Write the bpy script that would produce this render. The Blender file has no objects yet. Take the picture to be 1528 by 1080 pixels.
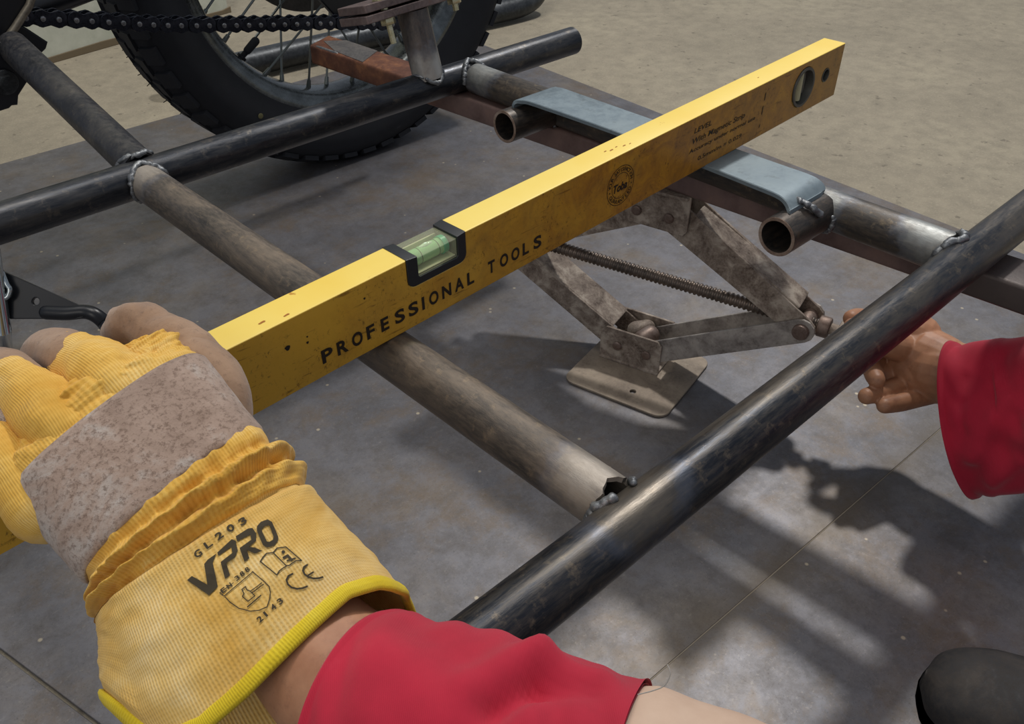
import bpy, bmesh, math, random
from mathutils import Vector, Matrix, noise
from mathutils.bvhtree import BVHTree
random.seed(7)
C = bpy.context.scene.collection
sc = bpy.context.scene
# ---------------------------------------------------------------- camera, world, lights
Z0 = 0.27                      # height of the pipe frame's axis plane above the floor; shapes below are written in that plane's frame
CAMH = 0.3525
F_PX, CX, CY = 1332.0, 764.0, 540.0
RIGHT = Vector((0.7223, -0.6916, 0.0)).normalized()
FWD = Vector((0.5549, 0.5795, -0.5969)).normalized()
UP = RIGHT.cross(FWD).normalized()
cam = bpy.data.cameras.new('camera'); cam.lens = F_PX / 1528 * 36; cam.sensor_width = 36; cam.clip_start = 0.01
co = bpy.data.objects.new('camera', cam); C.objects.link(co)
m3 = Matrix((RIGHT, UP, -FWD)).transposed()
co.matrix_world = Matrix.Translation((0, 0, CAMH + Z0)) @ m3.to_4x4()
sc.camera = co
sc.view_settings.view_transform = 'Standard'; sc.view_settings.look = 'None'
sc.view_settings.gamma = 1.0; sc.view_settings.use_curve_mapping = False
sc.view_settings.exposure = 0.0
w = bpy.data.worlds.new('world'); sc.world = w; w.use_nodes = True
bg = w.node_tree.nodes['Background']; bg.inputs[0].default_value = (0.78, 0.86, 1.0, 1); bg.inputs[1].default_value = 0.30
def area(name, loc, target, size, energy, col, shape='DISK', sy=None):
    l = bpy.data.lights.new(name, 'AREA'); l.shape = shape; l.size = size; l.energy = energy; l.color = col
    if sy: l.size_y = sy
    o = bpy.data.objects.new(name, l); C.objects.link(o)
    o.location = Vector(loc) + Vector((0, 0, Z0))
    o.rotation_euler = (Vector(target) - Vector(loc)).to_track_quat('-Z', 'Y').to_euler()
    return o
area('work_lamp', (2.55, 1.2, 2.65), (0.5, 0.35, 0), 0.22, 54, (1.0, 0.97, 0.93))
area('ceiling_light', (0.6, 1.2, 3.2), (0.5, 0.5, 0), 1.8, 46, (1.0, 0.95, 0.88), 'RECTANGLE', 1.2)
area('fill_light', (-2.6, -0.6, 1.9), (0.3, 0.4, 0), 1.6, 20, (1.0, 0.93, 0.84), 'RECTANGLE', 1.6)  # added soft fill from behind left of the camera, no real doorway

def V(*a): return Vector(a)
def at(u, v, depth):           # a point from its direction and its distance along the view
    return Vector((0, 0, CAMH)) + FWD * depth + RIGHT * ((u - CX) / F_PX * depth) - UP * ((v - CY) / F_PX * depth)

# ---------------------------------------------------------------- materials
def S(h):
    h = h.lstrip('#'); r = [int(h[i:i+2], 16) / 255 for i in (0, 2, 4)]
    return tuple((c / 12.92 if c <= .04045 else ((c + .055) / 1.055) ** 2.4) for c in r) + (1,)
class N:
    def __init__(s, name):
        s.m = bpy.data.materials.new(name); s.m.use_nodes = True; s.t = s.m.node_tree; s.b = s.t.nodes['Principled BSDF']
        s.co = s.t.nodes.new('ShaderNodeTexCoord')
    def n(s, typ, **kw):
        x = s.t.nodes.new(typ)
        for k, v in kw.items(): setattr(x, k, v)
        return x
    def l(s, a, b): s.t.links.new(a, b)
    def vec(s, scale=(1, 1, 1), coord='Object', rot=(0, 0, 0)):
        mp = s.n('ShaderNodeMapping'); mp.inputs['Scale'].default_value = scale; mp.inputs['Rotation'].default_value = rot
        s.l(s.co.outputs[coord], mp.inputs[0]); return mp.outputs[0]
    def noise(s, scale, detail=6, rough=.6, vec=None, dist=0):
        x = s.n('ShaderNodeTexNoise'); x.inputs['Scale'].default_value = scale; x.inputs['Detail'].default_value = detail
        x.inputs['Roughness'].default_value = rough; x.inputs['Distortion'].default_value = dist
        s.l(vec if vec is not None else s.co.outputs['Object'], x.inputs['Vector']); return x.outputs['Fac']
    def vor(s, scale, vec=None, feature='F1'):
        x = s.n('ShaderNodeTexVoronoi', feature=feature); x.inputs['Scale'].default_value = scale
        s.l(vec if vec is not None else s.co.outputs['Object'], x.inputs['Vector']); return x.outputs['Distance']
    def ramp(s, fac, stops):
        x = s.n('ShaderNodeValToRGB'); e = x.color_ramp.elements
        e[0].position, e[0].color = stops[0]; e[1].position, e[1].color = stops[-1]
        for p, c in stops[1:-1]:
            k = e.new(p); k.color = c
        s.l(fac, x.inputs[0]); return x.outputs[0]
    def step(s, fac, a, b): return s.ramp(fac, [(a, (0, 0, 0, 1)), (b, (1, 1, 1, 1))])
    def mix(s, fac, a, b):
        x = s.n('ShaderNodeMix', data_type='RGBA')
        for v, i in ((fac, 0), (a, 6), (b, 7)):
            if isinstance(v, (int, float)): x.inputs[i].default_value = v
            elif isinstance(v, tuple): x.inputs[i].default_value = v
            else: s.l(v, x.inputs[i])
        return x.outputs[2]
    def math(s, op, a, b=None):
        x = s.n('ShaderNodeMath', operation=op)
        for i, v in enumerate((a, b)):
            if v is None: continue
            if isinstance(v, (int, float)): x.inputs[i].default_value = v
            else: s.l(v, x.inputs[i])
        return x.outputs[0]
    def set(s, col=None, rough=None, metal=None, bump=None, bs=.3, bd=.001):
        for k, v in (('Base Color', col), ('Roughness', rough), ('Metallic', metal)):
            if v is None: continue
            if isinstance(v, (int, float, tuple)): s.b.inputs[k].default_value = v
            else: s.l(v, s.b.inputs[k])
        if bump is not None:
            x = s.n('ShaderNodeBump'); x.inputs['Strength'].default_value = bs; x.inputs['Distance'].default_value = bd
            s.l(bump, x.inputs['Height']); s.l(x.outputs[0], s.b.inputs['Normal'])
        return s.m
def plain(name, col, rough=.5, metal=0., spec=None):
    a = N(name); a.set(S(col), rough, metal)
    if spec is not None: a.b.inputs['Specular IOR Level'].default_value = spec
    return a.m

FRB = Vector((.47, .49, -.01685 + Z0))
def metal_mat(name, c1, c2, c3, scale=30, stretch=(1, 1, 1), rough=(.35, .6), metal=.6, bump=.25, spots=None, welds=(), tint='#b8b6b0', tr=.03, ramp=(.3, .5, .7)):
    a = N(name); v = a.vec(stretch)
    big = a.noise(scale, 8, .65, v, .4); fine = a.noise(scale * 9, 6, .7, v)
    col = a.ramp(big, [(ramp[0], S(c1)), (ramp[1], S(c2)), (ramp[2], S(c3))])
    f2 = a.step(fine, .42, .62)
    col = a.mix(a.math('MULTIPLY', f2, .35), col, S(c3))
    if spots:
        sp = a.step(a.noise(scale * 5, 7, .7), .56, .72); col = a.mix(a.math('MULTIPLY', sp, .55), col, S(spots))
    for p in [tuple(Vector(q) - FRB) for q in welds]:
        d = a.n('ShaderNodeVectorMath', operation='DISTANCE'); a.l(a.co.outputs['Object'], d.inputs[0]); d.inputs[1].default_value = p
        dd = a.math('ADD', d.outputs['Value'], a.math('MULTIPLY', a.math('SUBTRACT', a.noise(60, 3), .5), .03))
        k = a.ramp(dd, [(tr * .55, (1, 1, 1, 1)), (tr * 1.35, (0, 0, 0, 1))])
        col = a.mix(a.math('MULTIPLY', k, .75), col, S(tint))
        k2 = a.ramp(dd, [(tr * .9, (0, 0, 0, 1)), (tr * 1.15, (1, 1, 1, 1)), (tr * 1.5, (0, 0, 0, 1))])
        col = a.mix(a.math('MULTIPLY', k2, .25), col, S('#66738a'))
    r = a.ramp(fine, [(.3, (rough[0],) * 3 + (1,)), (.7, (rough[1],) * 3 + (1,))])
    return a.set(col, r, metal, fine, bump, .0006)

# ---------------------------------------------------------------- object helpers
def mk(name, verts, faces, mat, parent=None, smooth=True, uv=None, label=None, sharp=None):
    me = bpy.data.meshes.new(name)
    off = Vector((0, 0, Z0)) - (Vector(parent['base']) if parent is not None and 'base' in parent else Vector((0, 0, 0)))
    me.from_pydata([tuple(Vector(v) + off) for v in verts], [], faces)
    if mat: me.materials.append(mat)
    if smooth:
        me.polygons.foreach_set('use_smooth', [True] * len(me.polygons))
        if sharp: me.set_sharp_from_angle(angle=math.radians(sharp))
    if uv:
        ul = me.uv_layers.new(name='UVMap')
        for lp in me.loops: ul.data[lp.index].uv = uv[lp.vertex_index]
    me.validate(); me.update()
    o = bpy.data.objects.new(name, me); C.objects.link(o)
    if parent is not None:
        o.parent = parent
        if 'base' in parent: o['base'] = tuple(parent['base'])
    if label: o['label'] = label
    return o
def thing(name, label, cat, base=(0, 0, 0), group=None):
    o = bpy.data.objects.new(name, None); C.objects.link(o); b = Vector(base) + Vector((0, 0, Z0))
    o.location = b; o['base'] = tuple(b); o['label'] = label; o['category'] = cat; o.empty_display_size = .05
    if group: o['group'] = group
    return o
def tag(o, label, cat, group=None):
    o['label'] = label; o['category'] = cat
    if group: o['group'] = group
    return o
def join(*parts):
    vs, fs = [], []
    for v, f in parts:
        k = len(vs); vs += list(v); fs += [tuple(i + k for i in q) for q in f]
    return vs, fs
def frame(d, up=None):
    d = Vector(d).normalized(); u = Vector(up) if up is not None else Vector((0, 0, 1))
    if abs(d.dot(u.normalized())) > .98: u = Vector((1, 0, 0))
    a = u.cross(d).normalized(); return a, d.cross(a).normalized()
def crom(pts, n):
    P = [Vector(p) for p in pts]; out = []
    for i in range(len(P) - 1):
        p0 = P[max(i - 1, 0)]; p1 = P[i]; p2 = P[i + 1]; p3 = P[min(i + 2, len(P) - 1)]
        for k in range(n):
            t = k / n
            out.append(.5 * ((2 * p1) + (p2 - p0) * t + (2 * p0 - 5 * p1 + 4 * p2 - p3) * t * t + (3 * p1 - p0 - 3 * p2 + p3) * t ** 3))
    out.append(P[-1]); return out
def cromf(vals, n):
    return [v.x for v in crom([(x, 0, 0) for x in vals], n)]
def sweep(pts, rad, seg=20, cap='round', flat=1.0, up=None, squash=None):
    P = [Vector(p) for p in pts]; n = len(P)
    if isinstance(rad, (int, float)): rad = [rad] * n
    rad = list(rad)
    if cap == 'round':
        def end(p, q, r):
            d = (p - q).normalized(); A, R = [], []
            for k in (1, 2, 3, 4):
                a = k / 4 * math.pi / 2 * .985; A.append(p + d * r * math.sin(a)); R.append(r * math.cos(a))
            return A, R
        A0, R0 = end(P[0], P[1], rad[0]); A1, R1 = end(P[-1], P[-2], rad[-1])
        P = A0[::-1] + P + A1; rad = R0[::-1] + rad + R1
    n = len(P); vs, fs = [], []
    a = None
    for i in range(n):
        d = (P[min(i + 1, n - 1)] - P[max(i - 1, 0)]).normalized()
        if a is None: a, b = frame(d, up)
        else:
            a = (a - d * a.dot(d)).normalized(); b = d.cross(a)
        for k in range(seg):
            t = 2 * math.pi * k / seg
            vs.append(P[i] + (a * math.cos(t) + b * math.sin(t) * flat) * rad[i])
    for i in range(n - 1):
        for k in range(seg):
            k2 = (k + 1) % seg
            fs.append((i * seg + k, i * seg + k2, (i + 1) * seg + k2, (i + 1) * seg + k))
    if cap:
        fs.append(tuple(range(seg))[::-1]); fs.append(tuple((n - 1) * seg + k for k in range(seg)))
    return vs, fs
def pipe(p0, p1, ro=.01685, ri=.0145, seg=40, n=24, cut0=None, cut1=None):
    """hollow pipe; cut0/cut1 = functions of the angle giving how far the end is cut back"""
    p0, p1 = Vector(p0), Vector(p1); d = (p1 - p0).normalized(); a, b = frame(d); L = (p1 - p0).length
    vs, fs = [], []
    for r in (ro, ri):
        for i in range(n + 1):
            for k in range(seg):
                t = 2 * math.pi * k / seg; c0 = cut0(t) if cut0 else 0; c1 = cut1(t) if cut1 else 0
                s = c0 + (L - c0 - c1) * i / n
                vs.append(p0 + d * s + (a * math.cos(t) + b * math.sin(t)) * r)
    M = (n + 1) * seg
    for i in range(n):
        for k in range(seg):
            k2 = (k + 1) % seg
            fs.append((i * seg + k, i * seg + k2, (i + 1) * seg + k2, (i + 1) * seg + k))
            fs.append((M + i * seg + k2, M + i * seg + k, M + (i + 1) * seg + k, M + (i + 1) * seg + k2))
    for k in range(seg):
        k2 = (k + 1) % seg
        fs.append((k2, k, M + k, M + k2)); e = n * seg
        fs.append((e + k, e + k2, M + e + k2, M + e + k))
    return vs, fs
def rbox(c, ax, half, bev=.001, seg=2):
    """rounded box centred at c with axes ax (3 vectors) and half sizes"""
    bm = bmesh.new(); bmesh.ops.create_cube(bm, size=2)
    for v in bm.verts: v.co = Vector((v.co.x * half[0], v.co.y * half[1], v.co.z * half[2]))
    if bev: bmesh.ops.bevel(bm, geom=bm.edges[:] , offset=bev, segments=seg, affect='EDGES', profile=.5)
    A = [Vector(x).normalized() for x in ax]; c = Vector(c)
    vs = [c + A[0] * v.co.x + A[1] * v.co.y + A[2] * v.co.z for v in bm.verts]
    bm.verts.index_update(); fs = [tuple(v.index for v in f.verts) for f in bm.faces]; bm.free()
    return vs, fs
def cyl(c, d, r, h, seg=24, bev=.15, inner=None):
    """short cylinder with softened rims, axis d, from c to c + d*h"""
    c = Vector(c); d = Vector(d).normalized(); a, b = frame(d); q = min(r, h) * bev
    prof = [(0, r - q), (q * .3, r - q * .3), (q, r), (h - q, r), (h - q * .3, r - q * .3), (h, r - q)]
    vs, fs = [], []
    for s, rr in prof:
        for k in range(seg):
            t = 2 * math.pi * k / seg; vs.append(c + d * s + (a * math.cos(t) + b * math.sin(t)) * rr)
    m = len(prof)
    for i in range(m - 1):
        for k in range(seg):
            k2 = (k + 1) % seg; fs.append((i * seg + k, i * seg + k2, (i + 1) * seg + k2, (i + 1) * seg + k))
    fs.append(tuple(range(seg))[::-1]); fs.append(tuple((m - 1) * seg + k for k in range(seg)))
    return vs, fs
def fill(loops, depth, origin, ax, ay, bev=0., res=2):
    """plate: 2-D loops (outer + holes) filled, extruded by depth along ax x ay from the origin plane"""
    cu = bpy.data.curves.new('tmp', 'CURVE'); cu.dimensions = '2D'; cu.fill_mode = 'BOTH'; cu.extrude = max(depth / 2 - bev, 0); cu.bevel_depth = bev; cu.bevel_resolution = res
    cu.offset = -bev
    for lp in loops:
        sp = cu.splines.new('POLY'); sp.points.add(len(lp) - 1); sp.use_cyclic_u = True
        for i, p in enumerate(lp): sp.points[i].co = (p[0], p[1], 0, 1)
    vs, fs = eval_mesh(cu)
    ax, ay = Vector(ax).normalized(), Vector(ay).normalized(); az = ax.cross(ay); o = Vector(origin)
    return [o + ax * v[0] + ay * v[1] + az * (v[2] + depth / 2) for v in vs], fs
def eval_mesh(data):
    o = bpy.data.objects.new('tmp', data); C.objects.link(o); bpy.context.view_layer.update()
    dg = bpy.context.evaluated_depsgraph_get(); me = bpy.data.meshes.new_from_object(o.evaluated_get(dg))
    vs = [v.co.copy() for v in me.vertices]; fs = [tuple(p.vertices) for p in me.polygons]
    bpy.data.objects.remove(o); bpy.data.meshes.remove(me)
    return vs, fs
def text2d(s, size=1., bold=0., shear=0., space=1., align='LEFT'):
    cu = bpy.data.curves.new('tmp', 'FONT'); cu.body = s; cu.size = size; cu.offset = bold; cu.shear = shear; cu.space_character = space
    cu.align_x = align; cu.fill_mode = 'BOTH'; cu.resolution_u = 4
    return eval_mesh(cu)
def remeshed(parts, voxel, smooth=6, fac=.6):
    vs, fs = join(*parts); me = bpy.data.meshes.new('tmp'); me.from_pydata([tuple(v) for v in vs], [], fs); me.update()
    o = bpy.data.objects.new('tmp', me); C.objects.link(o)
    r = o.modifiers.new('r', 'REMESH'); r.mode = 'VOXEL'; r.voxel_size = voxel
    s = o.modifiers.new('s', 'SMOOTH'); s.iterations = smooth; s.factor = fac
    bpy.context.view_layer.update(); dg = bpy.context.evaluated_depsgraph_get(); ev = bpy.data.meshes.new_from_object(o.evaluated_get(dg))
    vs = [v.co.copy() for v in ev.vertices]; fs = [tuple(p.vertices) for p in ev.polygons]
    bpy.data.objects.remove(o); bpy.data.meshes.remove(me); bpy.data.meshes.remove(ev)
    return vs, fs
def circle(cx, cy, r, n=32, ry=None): return [(cx + r * math.cos(2 * math.pi * k / n), cy + (ry or r) * math.sin(2 * math.pi * k / n)) for k in range(n)]
def roundrect(x0, y0, x1, y1, r, n=5):
    out = []
    for cx, cy, a in ((x1 - r, y1 - r, 0), (x0 + r, y1 - r, 90), (x0 + r, y0 + r, 180), (x1 - r, y0 + r, 270)):
        for k in range(n + 1):
            t = math.radians(a + 90 * k / n); out.append((cx + r * math.cos(t), cy + r * math.sin(t)))
    return out
FL = -Z0
# ---------------------------------------------------------------- setting
a = N('concrete')
c1 = a.noise(2.2, 8, .6); c2 = a.noise(28, 8, .7); c3 = a.noise(240, 4, .7)
col = a.ramp(c1, [(.3, S('#877f6e')), (.5, S('#938a78')), (.7, S('#9d9480'))])
col = a.mix(a.math('MULTIPLY', a.step(c2, .40, .66), .6), col, S('#766f61'))
col = a.mix(a.math('MULTIPLY', a.step(c3, .54, .70), .45), col, S('#b3a994'))
col = a.mix(a.math('MULTIPLY', a.step(a.noise(55, 3, .5), .66, .72), .6), col, S('#5c5549'))
M_conc = a.set(col, .85, 0, a.math('ADD', a.math('MULTIPLY', c2, .6), c3), .35, .002)

a = N('sheet_steel')
b1 = a.noise(5.5, 10, .72, None, .2); b2 = a.noise(26, 10, .78, None, .15); b3 = a.noise(210, 7, .8)
scr = a.noise(30, 5, .7, a.vec((1, 14, 1), rot=(0, 0, .5))); scr2 = a.noise(34, 5, .7, a.vec((1, 16, 1), rot=(0, 0, -.7)))
col = a.ramp(b1, [(.3, S('#5c5d63')), (.5, S('#737276')), (.7, S('#7c746b'))])
col = a.mix(a.math('MULTIPLY', a.step(b2, .42, .66), .75), col, S('#55504d'))
col = a.mix(a.math('MULTIPLY', a.step(a.noise(9, 10, .78, None, .2), .50, .66), .65), col, S('#6f5f4c'))
col = a.mix(a.math('MULTIPLY', a.step(b3, .56, .74), .6), col, S('#9c978e'))
col = a.mix(a.math('MULTIPLY', a.step(scr, .66, .74), .4), col, S('#a09c94'))
col = a.mix(a.math('MULTIPLY', a.step(scr2, .68, .76), .35), col, S('#a09c94'))
col = a.mix(a.step(a.vor(38), .052, .04), col, S('#c8bda6')) if False else col
sx = a.n('ShaderNodeSeparateXYZ'); a.l(a.co.outputs['Object'], sx.inputs[0])
ds = a.math('ABSOLUTE', a.math('SUBTRACT', a.math('ADD', sx.outputs[1], a.math('MULTIPLY', sx.outputs[0], .0452)), .2417))
ds = a.math('ADD', ds, a.math('MULTIPLY', a.math('SUBTRACT', a.noise(20, 6, .7), .5), .06))
col = a.mix(a.math('MULTIPLY', a.ramp(ds, [(.0, (1, 1, 1, 1)), (.035, (0, 0, 0, 1))]), .55), col, S('#5d5242'))
pep = a.step(a.noise(480, 4, .8), .57, .66); col = a.mix(a.math('MULTIPLY', pep, .4), col, S('#2f2d2b'))
sp = a.ramp(a.vor(26), [(.035, (1, 1, 1, 1)), (.06, (0, 0, 0, 1))]); col = a.mix(a.math('MULTIPLY', sp, .7), col, S('#bdb19a'))
r = a.ramp(b2, [(.3, (.44,) * 3 + (1,)), (.7, (.51,) * 3 + (1,))])
M_sheet = a.set(col, r, .50, a.math('ADD', b3, a.math('MULTIPLY', scr, .5)), .07, .0004)

fl, ff = rbox((.8, 1.2, FL - .034), ((1, 0, 0), (0, 1, 0), (0, 0, 1)), (4.5, 4.5, .03), 0)
floor = mk('floor', fl, ff, M_conc, smooth=False); floor['kind'] = 'structure'
def sheet(name, poly, z1, th, label):
    v, f = fill([poly], th, (0, 0, z1 - th), (1, 0, 0), (0, 1, 0), .0006, 1)
    o = mk(name, v, f, M_sheet, smooth=False); tag(o, label, 'steel sheet')
    return o
sheet('steel_sheet', [(-.24, 1.592), (.10, .2372), (1.262, .1847), (1.36, 1.592)], FL, .0036, 'large dark steel sheet lying on the floor under the pipe frame and jack')
near_sheet = sheet('steel_sheet', [(.101, .2368), (.20, -.7), (1.22, -.75), (1.262, .1843)], FL, .0036, 'nearer dark steel sheet beyond the seam under the round black shoe')
v, f = fill([[(.101, .2362), (1.26, .1838), (1.26, .1846), (.101, .2371)]], .0003, (0, 0, FL), (1, 0, 0), (0, 1, 0), 0)
mk('dust_line', v, f, plain('pale_dust', '#8a8070', .9), near_sheet, smooth=False)
sheet('steel_sheet', [(-1.1, 1.3), (-1.0, -.8), (.199, -.7), (.0975, .2395), (-.165, 1.28)], FL - .0022, .0016, 'lower dark steel sheet in the bottom left corner behind the glove cuff')
a = N('whitewash'); col = a.ramp(a.noise(14, 7, .6), [(.35, S('#aeb2a2')), (.65, S('#c6c8ba'))])
col = a.mix(a.step(a.noise(26, 6, .6), .66, .7), col, S('#6f6a58')); M_wall = a.set(col, .8, 0, a.noise(60), .2, .002)
wd = V(.999, .172, 0).normalized(); wn = V(-wd.y, wd.x, 0)
v, f = fill([[(0, 0), (1.05, 0), (1.05, 1.6), (0, 1.6)]], .25, V(.045, 1.965, FL - .004) + wn * .25, wd, (0, 0, 1), .004, 1)
o = mk('wall_back', v, f, M_wall, smooth=False); o['kind'] = 'structure'
v, f = fill([[(0, 0), (1.055, 0), (1.055, .014), (1.03, .010), (.7, .016), (.4, .009), (.1, .014), (0, .010)]], .004, V(.045, 1.965, FL - .004), wd, (0, 0, 1), .001, 1)
o = mk('trim_1', v, f, plain('dirt_line', '#6d604b', .9), smooth=False); o['kind'] = 'structure'

# ---------------------------------------------------------------- welded pipe frame
R = .01685
YN, YF, XM, XR = .1945, .779, .2767, .6768
fr = thing('welded_pipe_frame', 'dark welded steel pipe frame of ladder shape lying under the yellow level', 'pipe frame', (.47, .49, -R))
M_pipeA = metal_mat('mill_scale_pipe', '#23262c', '#33363c', '#5c5a58', 16, (.35, 2, 2), (.25, .5), .65, .2, '#7d7468')
M_pipeN = metal_mat('near_pipe_steel', '#1f222a', '#32353b', '#6a6257', 18, (.3, 2, 2), (.25, .5), .65, .25, '#8a7b66', [(XM, YN + .01, Z0 + R)], '#6f675c', .030)
M_pipeM = metal_mat('brown_worn_pipe', '#3a3836', '#5d564f', '#8a7c6c', 22, (2, .5, 2), (.4, .65), .45, .4, '#a08c72', [(XM, YN + .03, Z0 + .008), (XM, YF - .02, Z0 + .01)], '#b0a79c', .022)
M_pipeR = metal_mat('oily_worn_pipe', '#26292d', '#433f3b', '#6f6253', 20, (2, .45, 2), (.34, .6), .5, .35, '#8d7c63', [(XR, YN + .03, Z0 + .008), (XR, YF - .03, Z0 + .01), (XR, .316, Z0)], '#9fa2a0', .022)
M_post = metal_mat('post_steel', '#3c3b3c', '#5b5654', '#80736a', 24, (2, 2, .6), (.3, .5), .6, .3, '#6b4a3a', [(.6190, .779, Z0 + .022)], '#c3c1bc', .022)
M_stub = metal_mat('stub_steel', '#2a2a2c', '#403d3b', '#6a5f55', 24, (.5, 2, 2), (.3, .5), .6, .3, '#7a6753')
M_cut = metal_mat('cut_edge', '#6e5546', '#8b7566', '#b3a294', 60, rough=(.4, .6), metal=.5)
M_weld = metal_mat('weld_bead', '#4a4c50', '#6d7074', '#989a9a', 90, rough=(.3, .55), metal=.7, bump=.4)
M_strap = metal_mat('strap_steel', '#5f6b71', '#74828a', '#828f94', 14, rough=(.4, .6), metal=.35, bump=.2, spots='#4c5457')
M_strut = metal_mat('strut_steel', '#25272c', '#34353a', '#5a5753', 22, (1, 1, 1), (.35, .6), .55, .35, '#6d665d')
def saddle(gap=.0):
    return lambda t: -(math.sqrt(max(R * R - (R * .97 * math.cos(t)) ** 2, 0)) - R) * 0 + gap
# far and near cross pipes, middle and right pipes
v, f = pipe((-.35, YF - .006, 0), (.8605, YF + .008, 0), R, .0143); mk('pipe', v, f, M_pipeA, fr, sharp=40)
v, f = sweep([V(.8605, YF + .008, 0) - V(.003, 0, 0), V(.8612, YF + .008, 0)], .0146, 32, 'flat'); mk('end_cap', v, f, plain('cap_steel', '#2b2e35', .5, .5), fr, sharp=40)
v, f = pipe((.135, YN, 0), (1.25, YN - .002, 0), R, .0143); mk('pipe', v, f, M_pipeN, fr, sharp=40)
def cope_far(t): return 0.
# torn, gaped near end of the middle pipe
def torn(t):
    s = math.sin(t); k = min(max((s - .1) / .4, 0), 1)
    return .0010 + .0055 * k * (1 + .35 * math.sin(5 * t)) + .0006 * math.sin(17 * t)
v, f = pipe((XM, YF - R * .75, 0), (XM, YN + R * .70, 0), R * 1.0, .0138, 48, 30, None, torn); mk('pipe', v, f, M_pipeM, fr, sharp=40)
v, f = pipe((XR, YF - R * .7, 0), (XR, YN + R * .70, 0), R, .0140, 48, 30, None, lambda t: .002 + .0015 * math.sin(7 * t)); mk('pipe', v, f, M_pipeR, fr, sharp=40)
# rising strut to the motorcycle
ST0, ST1 = V(.2815, YF + .006, .006), V(.2905, 1.095, .0455)
v, f = pipe(ST0, ST1, R, .0143); mk('strut_pipe', v, f, M_strut, fr, sharp=40)
# post with two flange plates
PB, PT = V(.6195, YF + .003, .0095), V(.6165, .8005, .0805)
v, f = pipe(PB, PT, R * 1.03, .0145); mk('post_pipe', v, f, M_post, fr, sharp=40)
def bead(name, axis_pt, d, e, a0, a1, size=.003, seed=0, r=R, side=1):
    """weld bead along the saddle where a pipe with direction d (away from the main pipe) meets a pipe of axis e"""
    d, e = Vector(d).normalized(), Vector(e).normalized(); fv = d.cross(e).normalized(); pts, rad = [], []
    rnd = random.Random(seed); n = max(8, int(abs(a1 - a0) / 6.5))
    for i in range(n + 1):
        t = math.radians(a0 + (a1 - a0) * i / n)
        q = e * math.cos(t) * r * 1.03 + fv * math.sin(t) * r * 1.03 + d * math.sqrt(max((R * 1.02) ** 2 - (r * .98 * math.sin(t)) ** 2, 0))
        pts.append(Vector(axis_pt) + q + Vector((rnd.uniform(-1, 1), rnd.uniform(-1, 1), rnd.uniform(-1, 1))) * size * .16)
        rad.append(size * (.85 + .12 * abs(math.sin(i * 1.9 + seed)) + rnd.uniform(-.1, .15)))
    v, f = sweep(crom(pts, 3), cromf(rad, 3), 10)
    v = [p + Vector(noise.noise_vector(p * 330)) * size * .28 for p in v]
    return mk('weld_bead', v, f, M_weld, fr)
bead('w', (XM, YF - .003, 0), (0, -1, 0), (1, 0, 0), 20, 160, .003, 1); bead('w', (XM, YF - .003, 0), (0, -1, 0), (1, 0, 0), 165, 350, .0022, 2)
bead('w', ST0 - V(0, .005, .003), ST1 - ST0, (1, 0, 0), -170, -10, .0028, 3)
bead('w', (XM, YN, 0), (0, 1, 0), (1, 0, 0), -182, -120, .0030, 4)
bead('w', (XM, YN, 0), (0, 1, 0), (1, 0, 0), -60, 15, .0026, 44)
bead('w', (XR, YN, 0), (0, 1, 0), (1, 0, 0), -185, -95, .0034, 5); bead('w', (XR, YN, 0), (0, 1, 0), (1, 0, 0), -72, 10, .0038, 55)
bead('w', (XR, YF + .005, 0), (0, -1, 0), (1, 0, 0), 30, 185, .0032, 6)
bead('w', (.6195, YF + .002, 0), PT - PB, (1, 0, 0), -130, 40, .0026, 7); bead('w', (.6195, YF + .002, 0), PT - PB, (1, 0, 0), -185, -140, .0015, 17)
# short stub pipes on the right pipe and the bent strap over them
SY1, SY2 = .639, .3165
for sy in (SY1, SY2):
    v, f = pipe((.6015, sy, 0), (XR - R * .55, sy, 0), R, .0138, 40, 8); s_ = mk('stub_pipe', v, f, M_stub, fr, sharp=40)
    rg = []
    v, f = pipe((.6010, sy, 0), (.6018, sy, 0), R - .0002, .0139, 40, 1); mk('cut_rim', v, f, M_cut, s_, sharp=40)
bead('w', (XR, SY2, 0), (-1, 0, 0), (0, 1, 0), 0, 190, .0030, 8); bead('w', (XR, SY1, 0), (-1, 0, 0), (0, 1, 0), -80, 120, .0020, 9)
bead('w', (.652, SY2 + .001, .004), (0, 0, 1), (1, 0, 0), 150, 230, .003, 10, .02)
zt = .0228; th = .0038
prof = [(SY1 - .001, R - .001), (SY1 - .002, R + .004), (SY1 - .007, zt - .001), (SY1 - .016, zt)] + [(SY1 - .016 + (SY2 + .034 - SY1) * k / 12, zt) for k in range(1, 12)] + \
       [(SY2 + .018, zt), (SY2 + .008, zt - .0018), (SY2 + .0015, zt - .0065), (SY2 - .002, R - .0005)]
PP = crom([(0, y, z) for y, z in prof], 4); vs, fs = [], []
for i, p in enumerate(PP):
    d = (PP[min(i + 1, len(PP) - 1)] - PP[max(i - 1, 0)]).normalized(); nn = V(0, d.z, -d.y) if d.y < 0 else V(0, -d.z, d.y)
    if nn.z < 0: nn = -nn
    if abs(d.z) > .9: nn = V(0, 1 if i < len(PP) / 2 else -1, 0)
    fr_ = i / (len(PP) - 1); x0 = .6135 + .010 * math.sin(math.pi * min(max((fr_ - .05) / .9, 0), 1)) ** .6; x1 = .672 if True else 0
    if fr_ > .9: x1 = .672 - .012 * ((fr_ - .9) / .1) ** 2
    if fr_ < .08: x1 = .672 - .035 * ((.08 - fr_) / .08)
    e = .0007
    for x, z in ((x0, 0), (x0 - e * 0, th - e), (x0 + e, th), (x1 - e, th), (x1, th - e), (x1, 0)): vs.append(p + V(x, 0, 0) + nn * z)
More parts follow.
